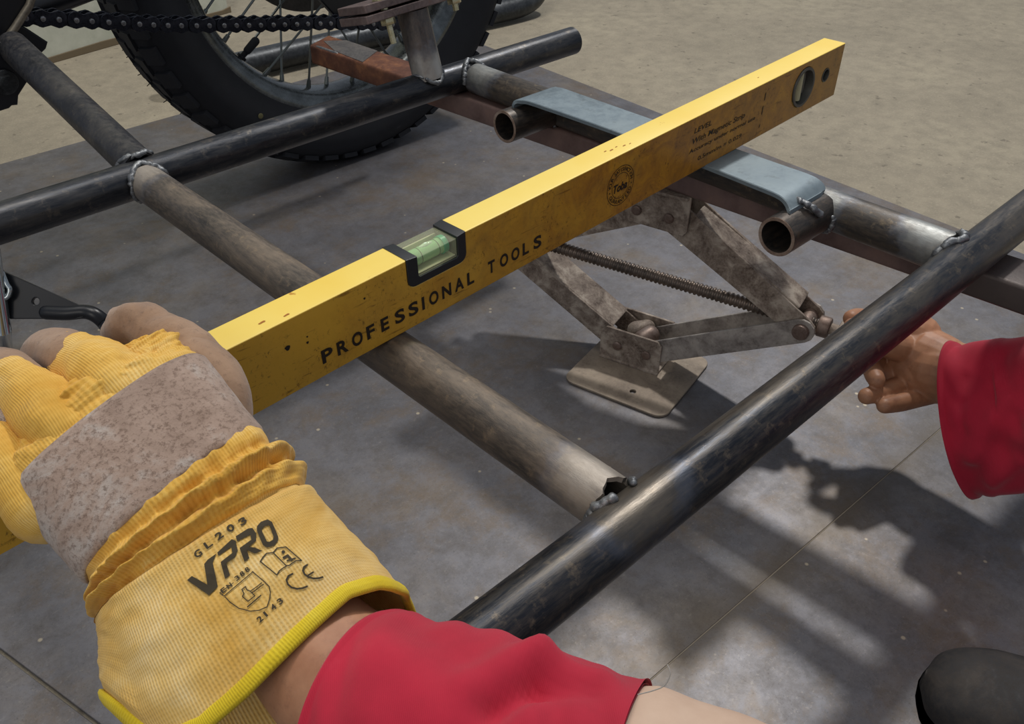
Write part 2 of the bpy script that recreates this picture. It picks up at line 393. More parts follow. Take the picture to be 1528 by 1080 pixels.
for i in range(len(PP) - 1):
    for k in range(6): fs.append((i * 6 + k, i * 6 + (k + 1) % 6, (i + 1) * 6 + (k + 1) % 6, (i + 1) * 6 + k))
fs += [tuple(range(6))[::-1], tuple((len(PP) - 1) * 6 + k for k in range(6))]
mk('strap_bar', vs, fs, M_strap, fr, sharp=35, label='flat blue-grey strap bridging the two short stub pipes')
# flange plates on the post, with bolts
M_flange = metal_mat('flange_steel', '#4c4140', '#665755', '#8a7a74', 26, rough=(.4, .6), metal=.45, bump=.3, spots='#6b4635')
M_zinc = metal_mat('yellow_zinc_bolt', '#a39a72', '#c4bb93', '#dcd6bb', 90, rough=(.2, .35), metal=.8, bump=.15)
fx = V(.999, .0, -.03).normalized(); fn = (PT - PB).normalized(); fy = fn.cross(fx).normalized(); fx = fy.cross(fn).normalized()
FC = PT + fn * .0015
for k, (dz, dx) in enumerate(((0, .0), (.0103, -.004))):
    lp = roundrect(-.0755 - dx * .3, -.023, .074 - dx, .030, .003, 3)
    v, f = fill([lp], .008, FC + fn * dz, fx, fy, .0008, 1)
    mk('flange_plate', v, f, M_flange, fr, smooth=False)
def bolt(p, d, length, r=.0055, parent=None):
    a_, b_ = frame(d); d = Vector(d).normalized(); hexa = [(1.55 * r * math.cos(math.radians(60 * k)), 1.55 * r * math.sin(math.radians(60 * k))) for k in range(6)]
    nut = fill([hexa], r * 1.3, Vector(p), b_, a_ * -1 if b_.cross(-a_).dot(d) > 0 else a_, .0006, 1)
    sh = sweep([Vector(p) - d * .012, Vector(p) + d * length], r * .62, 14, 'flat')
    wsh = cyl(Vector(p) - d * .0015, d, r * 1.7, .0016, 20)
    v, f = join(nut, sh, wsh); return mk('bolt', v, f, M_zinc, parent, sharp=30)
bolt(FC + fx * -.044 + fy * -.014, -fn, .026, .0052, fr)
bolt(FC + fx * .052 + fy * -.010, -fn, .014, .0052, fr)
bolt(FC + fn * .0195 + fx * -.044 + fy * -.012, fn, .012, .0060, fr)

# ---------------------------------------------------------------- square tube carried by the jack
T0, T1 = V(.7212, -.12, -R - .0128), V(.6365, 1.052, -R - .0128)
td = (T1 - T0).normalized(); tn = V(td.y, -td.x, 0).normalized()   # tn points to +x
if tn.x < 0: tn = -tn
tw, thh = .046, .025
a = N('primer_red_tube'); b1 = a.noise(24, 8, .65); b2 = a.noise(130, 6, .7)
col = a.ramp(b1, [(.3, S('#5b4743')), (.5, S('#75605b')), (.7, S('#846b62'))])
sx = a.n('ShaderNodeSeparateXYZ'); a.l(a.co.outputs['Object'], sx.inputs[0])
farm = a.ramp(a.math('ADD', sx.outputs[1], a.math('MULTIPLY', a.math('SUBTRACT', a.noise(10, 5), .5), .12)), [(.90, (0, 0, 0, 1)), (1.0, (1, 1, 1, 1))])
rust = a.ramp(a.noise(38, 8, .7), [(.3, S('#4d3127')), (.52, S('#6b4534')), (.68, S('#8f6040'))])
col = a.mix(farm, col, rust)
near = a.ramp(a.math('ADD', sx.outputs[1], a.math('MULTIPLY', a.math('SUBTRACT', a.noise(16, 5), .5), .05)), [(.30, (1, 1, 1, 1)), (.36, (0, 0, 0, 1))])
col = a.mix(a.math('MULTIPLY', near, .85), col, S('#46413f'))
M_tube = a.set(col, a.ramp(b2, [(.3, (.35,) * 3 + (1,)), (.7, (.6,) * 3 + (1,))]), .3, b2, .3, .0006)
sq = thing('square_steel_tube', 'rusty red-brown square steel tube lying across the jack top under the right pipe', 'steel tube', T0)
t0c, t1c = 0, (T1 - T0).length
sec = roundrect(0, -thh / 2, tw, thh / 2, .0035, 4); secI = roundrect(.002, -thh / 2 + .002, tw - .002, thh / 2 - .002, .002, 4); nS = len(sec)
vs, fs = [], []
for s in (sec, secI):
    for i in range(25):
        for x, z in s:
            L = t1c * i / 24
            if i == 24: L += .016 * (x / tw)
            vs.append(T0 + td * L + tn * x + V(0, 0, z))
for i in range(24):
    for k in range(nS):
        k2 = (k + 1) % nS; fs.append((i * nS + k, i * nS + k2, (i + 1) * nS + k2, (i + 1) * nS + k)); q = 25 * nS
        fs.append((q + i * nS + k2, q + i * nS + k, q + (i + 1) * nS + k, q + (i + 1) * nS + k2))
for k in range(nS):
    k2 = (k + 1) % nS; q = 25 * nS; e = 24 * nS; fs.append((k, q + k, q + k2, k2)); fs.append((e + k, e + k2, q + e + k2, q + e + k))
mk('tube_body', vs, fs, M_tube, sq, sharp=40)
v, f = fill([[(0.002, 0), (tw * .95, .02), (tw * .98, .085), (tw * .5, .105), (.006, .06)]], .0007, T1 + V(0, 0, thh / 2) - td * .105, tn, td, 0)
mk('ground_patch', v, f, metal_mat('ground_steel', '#5b5a5c', '#6f6d6c', '#857f7a', 40, rough=(.35, .5), metal=.6), sq, smooth=False, label='grey patch ground bare near the far end')
v, f = sweep([T1 + V(0, 0, thh / 2 - .001) + tn * .004 - td * x for x in (.01, .02, .032, .045, .052)], [.002, .0026, .0022, .0026, .0016], 8); mk('weld_bead', v, f, M_weld, sq)

# ---------------------------------------------------------------- scissor jack
KS = .6225 / .645
JD = V(.264, -.9645, 0).normalized(); JN = V(-JD.y, JD.x, 0) * 1.0      # JN: +x side, away from the camera
if JN.x < 0: JN = -JN
F1 = V(.6837 * KS, .5569 * KS, FL)
M_jack = metal_mat('rusty_jack_steel', '#57473c', '#87786b', '#b8ab9c', 44, rough=(.5, .8), metal=.2, bump=.8, spots='#4f3528', ramp=(.36, .5, .62))
M_base = metal_mat('jack_base_plate', '#6f6358', '#8f8273', '#a89a88', 34, rough=(.5, .75), metal=.3, bump=.3, spots='#665747')
M_rivet = metal_mat('rivet_steel', '#5b4a42', '#7b675c', '#94857b', 60, rough=(.4, .6), metal=.5)
M_screw = metal_mat('screw_steel', '#33302e', '#665b52', '#8d7b6d', 22, rough=(.3, .5), metal=.6, bump=.1)
jack = thing('scissor_jack', 'rusty scissor jack opened on its square base plate under the tube', 'jack', F1 + JD * .04)
def J(s, z, nrm=0.): return F1 + JD * s * KS + JN * nrm + V(0, 0, z * KS)
# base plate
PD = V(.2205, -.9754, 0).normalized(); PNn = V(.9754, .2205, 0)
pc = V(.6161 * KS, .5591 * KS, FL + .0002)
lp = roundrect(0, 0, .1275, .127, .014, 6)
v, f = fill([lp, circle(.078, .024, .0035, 16)], .003, pc, PD, PNn, .0007, 1)
mk('base_plate', v, f, M_base, jack, sharp=30)
gw = .046                                     # width of the channels
def plate_sz(poly, nrm, th, holes=()):
    return fill([poly] + list(holes), th, F1 + JN * (nrm) + V(0, 0, 0), JD, (0, 0, 1), .0006, 1)
def sz(l): return [(s * KS, z * KS) for s, z in l]
# brackets: two cheeks and a web
for nrm in (.003, gw + .003):
    v, f = plate_sz(sz([(-.003, .003), (.074, .003), (.0745, .043), (.069, .048), (.004, .048), (-.003, .041)]), nrm, .003)
    mk('bracket_cheek', v, f, M_jack, jack, smooth=False)
    v, f = plate_sz(sz([(.006, .2355), (.006, .198), (.011, .192), (.082, .190), (.0865, .196), (.0865, .2355)]), nrm, .003)
    mk('bracket_cheek', v, f, M_jack, jack, smooth=False)
TZ = (-R - .0128 - thh / 2 - FL)
v, f = rbox(F1 + JD * .044 * KS + JN * (gw / 2) + V(0, 0, TZ - .0022), (JD, JN, V(0, 0, 1)), (.041 * KS, gw / 2 + .004, .0018), .001); mk('saddle', v, f, M_jack, jack, sharp=40)
v, f = rbox(F1 + JD * .036 * KS + JN * (gw / 2) + V(0, 0, .0045), (JD, JN, V(0, 0, 1)), (.038 * KS, gw / 2 + .003, .0015), .0008); mk('web_plate', v, f, M_jack, jack, sharp=40)
# arms: open channels (two side walls and a back)
PIV_R, PIV_L = (.2215, .116), (-.146, .116)
def channel(p, q, w0, w1, nrm, cw, back, name, mat):
    p, q = V(p[0], p[1], 0) * KS, V(q[0], q[1], 0) * KS; d = (q - p).normalized(); nn = V(-d.y, d.x, 0)
    L = (q - p).length; parts = []
    def outline():
        o = []
        for k in range(7):
            t = math.radians(90 + 30 * k); o.append((math.cos(t) * w0, math.sin(t) * w0))
        for k in range(7):
            t = math.radians(-90 + 30 * k); o.append((L + math.cos(t) * w1, math.sin(t) * w1))
        return [(p.x + d.x * x + nn.x * y, p.y + d.y * x + nn.y * y) for x, y in o]
    for off in (nrm, nrm + cw - .0028):
        parts.append(fill([outline()], .0028, F1 + JN * off, JD, (0, 0, 1), .0006, 1))
    if back:
        s0, s1 = L * .10, L * .90
        c = p + d * (s0 + s1) / 2 + nn * ((w0 + w1) / 2 - .0015) * back
        parts.append(rbox(F1 + JD * c.x + V(0, 0, c.y) + JN * (nrm + cw / 2), (JD * d.x + V(0, 0, d.y), JN, JD * nn.x + V(0, 0, nn.y)), ((s1 - s0) / 2, cw / 2, .0014), .001))
    v, f = join(*parts); return mk(name, v, f, mat, jack, smooth=False)
M_arm2 = metal_mat('worn_grey_arm', '#716963', '#9a928b', '#b9b1a8', 36, rough=(.4, .65), metal=.25, bump=.6, spots='#5b463a', ramp=(.36, .5, .62))
channel((.057, .026), PIV_R, .0135, .0135, .0065, gw - .006, -1, 'arm', M_arm2)
channel((.0196, .026), PIV_L, .0135, .0135, .0065, gw - .006, -1, 'arm', M_jack)
channel((.0653, .207), PIV_R, .0185, .0135, .0098, gw - .013, 1, 'arm', M_jack)
channel((.0283, .207), PIV_L, .0185, .0135, .0098, gw - .013, 1, 'arm', M_jack)
for s, z, e in ((.0196, .026, 0), (.057, .026, 0), (.0653, .207, 0), (.0283, .207, 0), (.2215, .116, .0037), (-.146, .116, .0037)):
    v, f = cyl(J(s, z, e + .0005), -JN, .0056 if z != .116 else .0075, .0032, 20, .5); mk('rivet', v, f, M_rivet, jack, sharp=50)
for s, z in (PIV_R, PIV_L):
    v, f = cyl(J(s, z, -.001), JN, .0085, gw + .004, 24); mk('trunnion', v, f, M_rivet, jack, sharp=40)
v, f = sweep([J(.045, .036, gw / 2 - .012), J(.05, .038, gw / 2)], .011, 16); mk('pivot_boss', v, f, M_rivet, jack)
v, f = sweep([J(.030, .036, gw / 2 + .004), J(.04, .036, gw / 2 + .014)], .010, 14); mk('pivot_boss', v, f, M_jack, jack)
# threaded screw
P0, P1 = J(-.175, .1205, gw / 2), J(.236, .1165, gw / 2); d = (P1 - P0).normalized(); L = (P1 - P0).length
nt = int(L / .0050); pts, rad = [], []
for i in range(nt * 4 + 1):
    pts.append(P0 + d * L * i / (nt * 4)); rad.append((.0056, .0070, .0073, .0062)[i % 4])
v, f = sweep(pts, rad, 20, 'flat'); mk('screw', v, f, M_screw, jack, label='threaded screw between the two side pivots')
v, f = cyl(P1 - d * .002, d, .011, .012, 20); mk('collar', v, f, M_rivet, jack, sharp=40)
PE = P1 + d * .045
v, f = join(sweep([P1, PE], .006, 16, 'flat'), rbox(P1 + d * .028, (d, JN, V(0, 0, 1)), (.010, .009, .009), .002), cyl(PE, d, .0095, .014, 6, .1)); mk('screw_head', v, f, M_jack, jack, sharp=35)

# ---------------------------------------------------------------- spirit level
LO = V(.166, .3951, .0142); yaw, pit = .0264, .025
LD = V(math.cos(yaw) * math.cos(pit), math.sin(yaw) * math.cos(pit), math.sin(pit)); LN = V(-math.sin(yaw), math.cos(yaw), 0); LU = LN.cross(LD) * -1
if LU.z < 0: LU = -LU
LH, LW = .0514, .0236
a = N('yellow_level_paint'); mp = a.n('ShaderNodeMapping'); a.l(a.co.outputs['Object'], mp.inputs[0])
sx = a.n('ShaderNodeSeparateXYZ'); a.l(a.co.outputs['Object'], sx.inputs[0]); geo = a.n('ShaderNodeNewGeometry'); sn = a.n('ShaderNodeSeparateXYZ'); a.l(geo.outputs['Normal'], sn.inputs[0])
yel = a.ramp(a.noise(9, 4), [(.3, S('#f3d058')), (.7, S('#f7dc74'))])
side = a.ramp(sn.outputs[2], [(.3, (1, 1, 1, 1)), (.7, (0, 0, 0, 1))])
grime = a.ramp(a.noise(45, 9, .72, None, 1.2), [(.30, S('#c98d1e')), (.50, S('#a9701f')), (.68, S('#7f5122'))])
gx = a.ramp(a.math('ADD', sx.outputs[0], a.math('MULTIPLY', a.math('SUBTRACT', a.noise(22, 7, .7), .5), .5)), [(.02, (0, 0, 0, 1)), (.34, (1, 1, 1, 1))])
shaded_side = a.mix(.72, yel, S('#cf950c'))  # paler top and deeper sides: overhead light and shade put into the colour
col = a.mix(a.math('MULTIPLY', side, 1.0), yel, a.mix(a.math('MULTIPLY', gx, .9), shaded_side, grime))
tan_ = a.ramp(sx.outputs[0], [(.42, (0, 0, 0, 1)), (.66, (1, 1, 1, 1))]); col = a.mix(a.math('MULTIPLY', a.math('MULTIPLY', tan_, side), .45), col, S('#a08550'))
spk = a.math('MULTIPLY', a.step(a.noise(330, 5, .8, a.vec((1, 1, .7))), .56, .64), a.step(a.noise(34, 5), .40, .58)); col = a.mix(a.math('MULTIPLY', a.math('MULTIPLY', spk, side), .75), col, S('#4a2f10'))
sc1 = a.step(a.noise(120, 4, .6, a.vec((.35, 1, 3), rot=(0, .6, 0))), .62, .68); col = a.mix(a.math('MULTIPLY', a.math('MULTIPLY', sc1, side), .6), col, S('#6b430f'))
tsp = a.math('MULTIPLY', a.step(a.noise(70, 4), .70, .74), .8); col = a.mix(tsp, col, S('#b5741c'))
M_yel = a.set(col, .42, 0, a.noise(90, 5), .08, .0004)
lvl = thing('spirit_level', 'long yellow box spirit level with printed side held across the pipe frame', 'spirit level', LO)
S0, S1 = -.32, .6815
nx0, nx1, nz = .1245, .1752, .0300
outer = [(S0, 0), (S1 - .0022, 0), (S1, LH)] + [(nx1, LH)] + [(nx1, nz + .006)] + [(nx1 - .006 * (1 - math.cos(math.radians(90 * k / 4))), nz + .006 - .006 * math.sin(math.radians(90 * k / 4))) for k in range(1, 5)] + \
        [(nx0 + .006 - .006 * math.sin(math.radians(90 * k / 4)), nz + .006 - .006 * math.cos(math.radians(90 * k / 4))) for k in range(0, 5)] + [(nx0, LH), (S0, LH)]
EV, HO = (.6105, .0272), (.652, .0277)
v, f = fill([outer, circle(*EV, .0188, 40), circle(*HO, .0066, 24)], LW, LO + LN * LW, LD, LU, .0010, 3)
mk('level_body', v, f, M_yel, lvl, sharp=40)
FO = LO - LN * .00025
M_blk = plain('black_vial_housing', '#26282a', .4); M_chip = plain('rusty_chip', '#a5661c', .7); M_print = plain('dark_print', '#241a0e', .55)
def onface(tri, dx, dz, name='lettering', th=.00025, mat=None, off=.0):
    vs_, fs_ = tri; return mk(name, [FO - LN * off + LD * (v[0] + dx) + LU * (v[1] + dz) for v in vs_], fs_, mat or M_print, lvl, smooth=False)
def fit(tri, x0, x1, z0, h, sh=0.):
    vs_, fs_ = tri; xs = [v[0] for v in vs_]; ys = [v[1] for v in vs_]; kx = (x1 - x0) / (max(xs) - min(xs))
    return [V(x0 + (v[0] - min(xs)) * kx + sh * v[1] * h, z0 + v[1] * h, 0) for v in vs_], fs_
CAP = 1 / .73
# PROFESSIONAL TOOLS, one letter at a time so that the letters stand wide apart
xa, xb = .0535, .2485; word = 'PROFESSIONAL TOOLS'; step_ = (xb - xa) / (len(word) - 0.35)
adv = {'I': .55, ' ': .75}
tot = sum(adv.get(ch, 1) for ch in word) - .3; x = xa
for ch in word:
    stp = (xb - xa) / tot * adv.get(ch, 1)
    if ch != ' ':
        t = text2d(ch, 1, .032); w_ = .0082 if ch != 'I' else .0022
        if ch in 'EFLT': w_ = .0064
        onface(fit(t, x, x + w_, .0098, .0098 * CAP), 0, 0)
    x += stp
# stamp
SC = (.3388, .0250)
def ring(r0, r1, n=48):
    vs_ = [V(SC[0] + r * math.cos(2 * math.pi * k / n), SC[1] + r * math.sin(2 * math.pi * k / n), 0) for r in (r0, r1) for k in range(n)]
    return vs_, [(k, n + k, n + (k + 1) % n, (k + 1) % n) for k in range(n)]
onface(ring(.0161, .0166), 0, 0, 'stamp_ring'); onface(ring(.0103, .0107), 0, 0, 'stamp_ring')
def arc_text(s, r, a0, a1, size, flip=False):
    out = []
    for i, ch in enumerate(s):
        if ch == ' ': continue
        vs_, fs_ = text2d(ch, size, .00006, align='CENTER'); t = math.radians(a0 + (a1 - a0) * i / (len(s) - 1))
        rot = t - math.pi / 2 if not flip else t + math.pi / 2
        out.append(([V(SC[0] + r * math.cos(t) + v[0] * math.cos(rot) - v[1] * math.sin(rot), SC[1] + r * math.sin(t) + v[0] * math.sin(rot) + v[1] * math.cos(rot), 0) for v in vs_], fs_))
    return join(*out)
onface(arc_text('YOUR SATISFACTION', .0119, 172, 12, .0044), 0, 0)
onface(arc_text('GUARANTEED', .0150, 210, 330, .0046, True), 0, 0)
for t in (190, 350):
    onface(([V(SC[0] + .0134 * math.cos(math.radians(t)) + .0007 * math.cos(k), SC[1] + .0134 * math.sin(math.radians(t)) + .0007 * math.sin(k), 0) for k in (0, 1, 2, 3, 4, 5)], [(0, 1, 2, 3, 4, 5)]), 0, 0, 'stamp_dot')
onface(fit(text2d('Toba', 1, .03, .25), SC[0] - .0088, SC[0] + .0082, SC[1] - .0042, .0068 * CAP), 0, 0)
onface(fit(text2d('!', 1, .01, .2), SC[0] + .0062, SC[0] + .0074, SC[1] + .0035, .003 * CAP), 0, 0)
onface(fit(text2d('LEVEL', 1, .01, .2), .4335, .4585, .0372, .0046 * CAP), 0, 0)
onface(fit(text2d('With Magnetic Strip', 1, .01, .2), .4325, .5110, .0281, .0050 * CAP), 0, 0)
onface(fit(text2d('Accuracy under normal use', 1, .012, .1), .4290, .5295, .0205, .0036 * CAP), 0, 0)
onface(fit(text2d('0.5mm/m = 0.029', 1, .006), .4435, .5100, .0098, .0040 * CAP), 0, 0)
for (x, z0, z1) in ((.541, .034, .042), (.540, .021, .030), (.539, .009, .013)):
    onface(([V(x - .0006, z0, 0), V(x + .0008, z0 + .001, 0), V(x + .0012, z1, 0), V(x - .0002, z1 - .001, 0)], [(0, 1, 2, 3)]), 0, 0, 'paint_chip')
for (x, z, r_) in ((.0326, .0332, .0018), (.046, .030, .0009), (.0465, .034, .0006), (.09, .040, .0008)):
    onface(([V(x + r_ * math.cos(k) * (1 + .3 * math.sin(3 * k)), z + r_ * math.sin(k), 0) for k in [i * .7 for i in range(9)]], [tuple(range(9))]), 0, 0, 'paint_chip')
for (x, n_, r_) in ((.0245, .0085, .0016), (.0385, .0045, .0014), (.333, .0125, .0010), (.338, .0105, .0014), (.345, .0115, .0009), (.351, .0085, .0012), (.357, .0075, .0008), (.545, .012, .0008)):
    mk('paint_chip', [FO + LN * (n_ + r_ * .6 * math.sin(k) * (1 + .4 * math.sin(2.3 * k))) + LD * (x + r_ * 1.5 * math.cos(k)) + LU * (LH + .0002) for k in [i * .7 for i in range(9)]], [tuple(range(9))], M_chip, lvl, smooth=False)
# centre vial: black U housing, clear block, green vial
hs = outer[4:-2]
inn = (.1335, .1678, .0355)
U = [(nx1, LH + .0004)] + [(x, z) for x, z in outer[4:-2]] + [(nx0, LH + .0004), (inn[0], LH - .0006), (inn[0], inn[2] + .001), (inn[0] + .001, inn[2]), (inn[1] - .001, inn[2]), (inn[1], inn[2] + .001), (inn[1], LH - .0006)]
v, f = fill([U], LW + .0008, LO + LN * (LW + .0004), LD, LU, .0005, 2); mk('vial_housing', v, f, M_blk, lvl, sharp=40)
g = N('clear_vial_block'); gt = g.n('ShaderNodeBsdfTransparent'); gt.inputs[0].default_value = (.93, .97, .88, 1); gg = g.n('ShaderNodeBsdfGlossy'); gg.inputs['Roughness'].default_value = .12
gd = g.n('ShaderNodeBsdfDiffuse'); gd.inputs[0].default_value = S('#d8d6b4'); mx = g.n('ShaderNodeMixShader'); mx.inputs[0].default_value = .10; my = g.n('ShaderNodeMixShader'); my.inputs[0].default_value = .22
g.l(gt.outputs[0], mx.inputs[1]); g.l(gg.outputs[0], mx.inputs[2]); g.l(mx.outputs[0], my.inputs[1]); g.l(gd.outputs[0], my.inputs[2]); g.l(my.outputs[0], g.t.nodes['Material Output'].inputs[0])
v, f = fill([[(inn[0] + .0002, inn[2] + .0002), (inn[1] - .0002, inn[2] + .0002), (inn[1] - .0002, LH - .0022), (inn[0] + .0002, LH - .0022)]], LW - .001, LO + LN * (LW - .0005), LD, LU, .0005, 2)
mk('vial_block', v, f, g.m, lvl, smooth=False, label='clear block around the green bubble vial')
v, f = fill([[(inn[0] + .0006, inn[2] + .0006), (inn[1] - .0006, inn[2] + .0006), (inn[1] - .0006, inn[2] + .0012), (inn[0] + .0006, inn[2] + .0012)]], LW - .004, LO + LN * (LW - .002), LD, LU, 0); mk('vial_floor', v, f, plain('ivory_plastic', '#cfccaa', .5), lvl, smooth=False)
v, f = fill([[(inn[0] + .0006, inn[2] + .0013), (inn[1] - .0006, inn[2] + .0013), (inn[1] - .0006, LH - .006), (inn[0] + .0006, LH - .006)]], .0012, LO + LN * (LW - .0012), LD, LU, 0); mk('vial_back', v, f, plain('ivory_back', '#d5d2b0', .5), lvl, smooth=False)
vc = LO + LN * (LW * .48) + LU * .0425
M_green = plain('green_vial_liquid', '#a9dba0', .15); M_green.node_tree.nodes['Principled BSDF'].inputs['Coat Weight'].default_value = .6
v, f = sweep([vc + LD * x for x in (inn[0] + .0015, .150, inn[1] - .006)], .0056, 28, 'flat'); mk('vial', v, f, M_green, lvl, sharp=40)
v, f = sweep([vc + LD * x for x in (inn[1] - .0065, inn[1] - .0025)], [.0064, .0062], 24, 'flat'); mk('vial_cap', v, f, plain('teal_cap', '#3fb78a', .35), lvl, sharp=40)
for x in (.1425, .1575):
    v, f = sweep([vc + LD * x, vc + LD * (x + .0004)], .00572, 28, 'flat'); mk('vial_line', v, f, M_print, lvl, sharp=40)
v, f = sweep([vc + LD * .1458 + LU * .0046, vc + LD * .150 + LU * .0048, vc + LD * .1545 + LU * .0046], [.0016, .0021, .0016], 14, 'round'); mk('bubble', v, f, plain('bubble', '#dff5d8', .08), lvl)
# end vial
er = [(.0188, 0), (.0186, .0012), (.0162, .0012), (.0155, -.003), (.0155, -.012), (0.0001, -.012)]
vs, fs = [], []
for r_, h_ in er:
    for k in range(40):
        t = 2 * math.pi * k / 40; vs.append(LO + LD * (EV[0] + r_ * math.cos(t)) + LU * (EV[1] + r_ * math.sin(t)) - LN * h_)
for i in range(len(er) - 1):
    for k in range(40): fs.append((i * 40 + k, (i + 1) * 40 + k, (i + 1) * 40 + (k + 1) % 40, i * 40 + (k + 1) % 40))
M_gry = plain('grey_vial_housing', '#4a4a45', .45)
evo = mk('end_vial_housing', vs, fs, M_gry, lvl, sharp=30)
v, f = sweep([LO + LD * EV[0] + LU * (EV[1] + z) + LN * .007 for z in (-.0135, 0, .0135)], .0052, 20, 'flat'); mk('end_vial', v, f, plain('dull_vial', '#b9b58f', .2), lvl, sharp=40)
for dx in (-.0105, .0105):
    v, f = rbox(LO + LD * (EV[0] + dx) + LU * EV[1] + LN * .009, (LD, LN, LU), (.0035, .003, .0105), .0008); mk('vial_holder', v, f, plain('grey_plastic', '#7d7b6d', .5), lvl, sharp=40)
v, f = pipe(LO + LD * HO[0] + LU * HO[1] - LN * .0004, LO + LD * HO[0] + LU * HO[1] + LN * (LW + .0004), .0066, .0056, 24, 1); mk('hang_hole_bush', v, f, M_gry, lvl, sharp=40)
v, f = cyl(LO + LD * HO[0] + LU * HO[1] + LN * .010, LN, .0057, .003, 24); mk('hole_web', v, f, M_gry, lvl, sharp=40)

# ---------------------------------------------------------------- motorcycle: rear wheel, chain, frame pieces
WC = V(.808, 1.247, .0813); RT, RR = .351, .266
moto = thing('motorcycle', 'black motorcycle with spoked rear wheel and drive chain standing behind the pipe frame', 'motorcycle', (WC.x, WC.y, FL))
a = N('tyre_rubber'); tn_ = a.noise(40, 6, .7); col = a.ramp(tn_, [(.3, S('#0e1016')), (.7, S('#15181f'))])
col = a.mix(a.math('MULTIPLY', a.step(a.noise(9, 5), .58, .7), .25), col, S('#2a2926')); M_rub = a.set(col, .78, 0, a.noise(200, 4), .2, .0005)
M_blackp = plain('black_frame_paint', '#15171c', .35); M_chrome = N('bright_steel'); M_chrome = M_chrome.set(S('#a6adb0'), .22, .9)
M_rimm = metal_mat('rim_steel', '#4a4d4e', '#5f6363', '#84898a', 12, rough=(.18, .34), metal=.9, bump=.05)
M_dark = metal_mat('dark_chain_steel', '#1a1c22', '#262931', '#454852', 60, rough=(.25, .45), metal=.8, bump=.15)
def revolve(prof, c, n=96, a0=0, a1=360, closed=True):
    """profile of (radius, y offset) turned about the y axis through c"""
    vs_, fs_ = [], []; m = len(prof); full = a1 - a0 >= 360
    cnt = n if full else n + 1
    for i in range(cnt):
        t = math.radians(a0 + (a1 - a0) * i / n)
        for r_, y in prof: vs_.append(Vector(c) + V(r_ * math.cos(t), y, r_ * math.sin(t)))
    for i in range(n):
        j = (i + 1) % cnt
        for k in range(m if closed else m - 1):
            k2 = (k + 1) % m; fs_.append((i * m + k, i * m + k2, j * m + k2, j * m + k))
    return vs_, fs_
tp = [(.262, -.040), (.272, -.047), (.288, -.056), (.305, -.061), (.322, -.061), (.334, -.056), (.343, -.045), (.349, -.028), (.351, 0),
      (.349, .028), (.343, .045), (.334, .056), (.322, .061), (.305, .061), (.288, .056), (.272, .047), (.262, .040)]
v, f = revolve(tp, WC, 128); tyre = mk('tyre', v, f, M_rub, moto, sharp=60)
# tread lugs and rubber whiskers: many, so each is one joined piece
parts = []
for i in range(56):
    t = 2 * math.pi * i / 56
    for yy, tw_, dt in ((-.045, .014, 0), (-.015, .012, .055), (.018, .012, 0), (.046, .014, .055)):
        r_ = .3435 if abs(yy) > .03 else .3500; tt = t + dt
        c = WC + V(r_ * math.cos(tt), yy, r_ * math.sin(tt)); rd = V(math.cos(tt), 0, math.sin(tt)); tg = V(-math.sin(tt), 0, math.cos(tt))
        sl = (1 if yy > 0 else -1) * .35 * (abs(yy) > .03); rd2 = (rd + V(0, sl * 1.2, 0)).normalized(); ydir = rd2.cross(tg)
        parts.append(rbox(c, (tg, ydir, rd2), (.0125, tw_, .0035), 0))
o = mk('tread_lugs', *join(*parts), M_rub, tyre, smooth=False); o['kind'] = 'stuff'
parts = []; rnd = random.Random(3)
for i in range(46):
    t = math.radians(150 + 130 * i / 46 + rnd.uniform(-1, 1)); yy = rnd.choice((.05, .056, .045)); r_ = .338 + rnd.uniform(-.004, .004)
    p = WC + V(r_ * math.cos(t), yy, r_ * math.sin(t)); d = V(math.cos(t), rnd.uniform(.2, .9), math.sin(t) + rnd.uniform(-.3, .3)).normalized()
    parts.append(sweep([p, p + d * rnd.uniform(.009, .016)], [.0009, .0006], 5, 'flat'))
o = mk('rubber_whiskers', *join(*parts), M_rub, tyre); o['kind'] = 'stuff'
v, f = cyl(WC + V(-.19, -.0605, -.228), V(0, -1, 0), .004, .001, 16); mk('paint_dot', v, f, plain('yellow_dot', '#6d6845', .6), tyre)
rp = [(.266, -.043), (.270, -.041), (.270, -.036), (.262, -.034), (.252, -.031), (.246, -.018), (.243, 0), (.246, .018), (.252, .031), (.262, .034), (.270, .036), (.270, .041), (.266, .043),
      (.258, .040), (.246, .034), (.240, .020), (.237, 0), (.240, -.020), (.246, -.034), (.258, -.040)]
v, f = revolve(rp, WC, 128); rim = mk('rim', v, f, M_rimm, moto, sharp=70)
hub_v = join(sweep([WC + V(0, y, 0) for y in (-.05, .05)], .035, 32, 'flat'), cyl(WC + V(0, -.048, 0), V(0, 1, 0), .062, .006, 40), cyl(WC + V(0, .042, 0), V(0, 1, 0), .062, .006, 40))
hub = mk('hub', *hub_v, M_rimm, moto, sharp=40)
M_drum = metal_mat('brake_disc_grey', '#3d3c3a', '#4f4d4a', '#6a6761', 20, rough=(.35, .55), metal=.6)
v, f = cyl(WC + V(0, .055, 0), V(0, 1, 0), .135, .008, 64, .2); mk('brake_disc', v, f, M_drum, moto, sharp=40)
for k in range(8):
    t = math.radians(20 + 45 * k)
    v, f = cyl(WC + V(.105 * math.cos(t), .055, .105 * math.sin(t)), V(0, -1, 0), .009, .006, 16, .4); mk('disc_bolt', v, f, M_drum, hub, sharp=40)
nip = plain('nipple_steel', '#9ba1a0', .3, .0); M_spoke = plain('spoke_steel', '#6f7472', .3, .8)
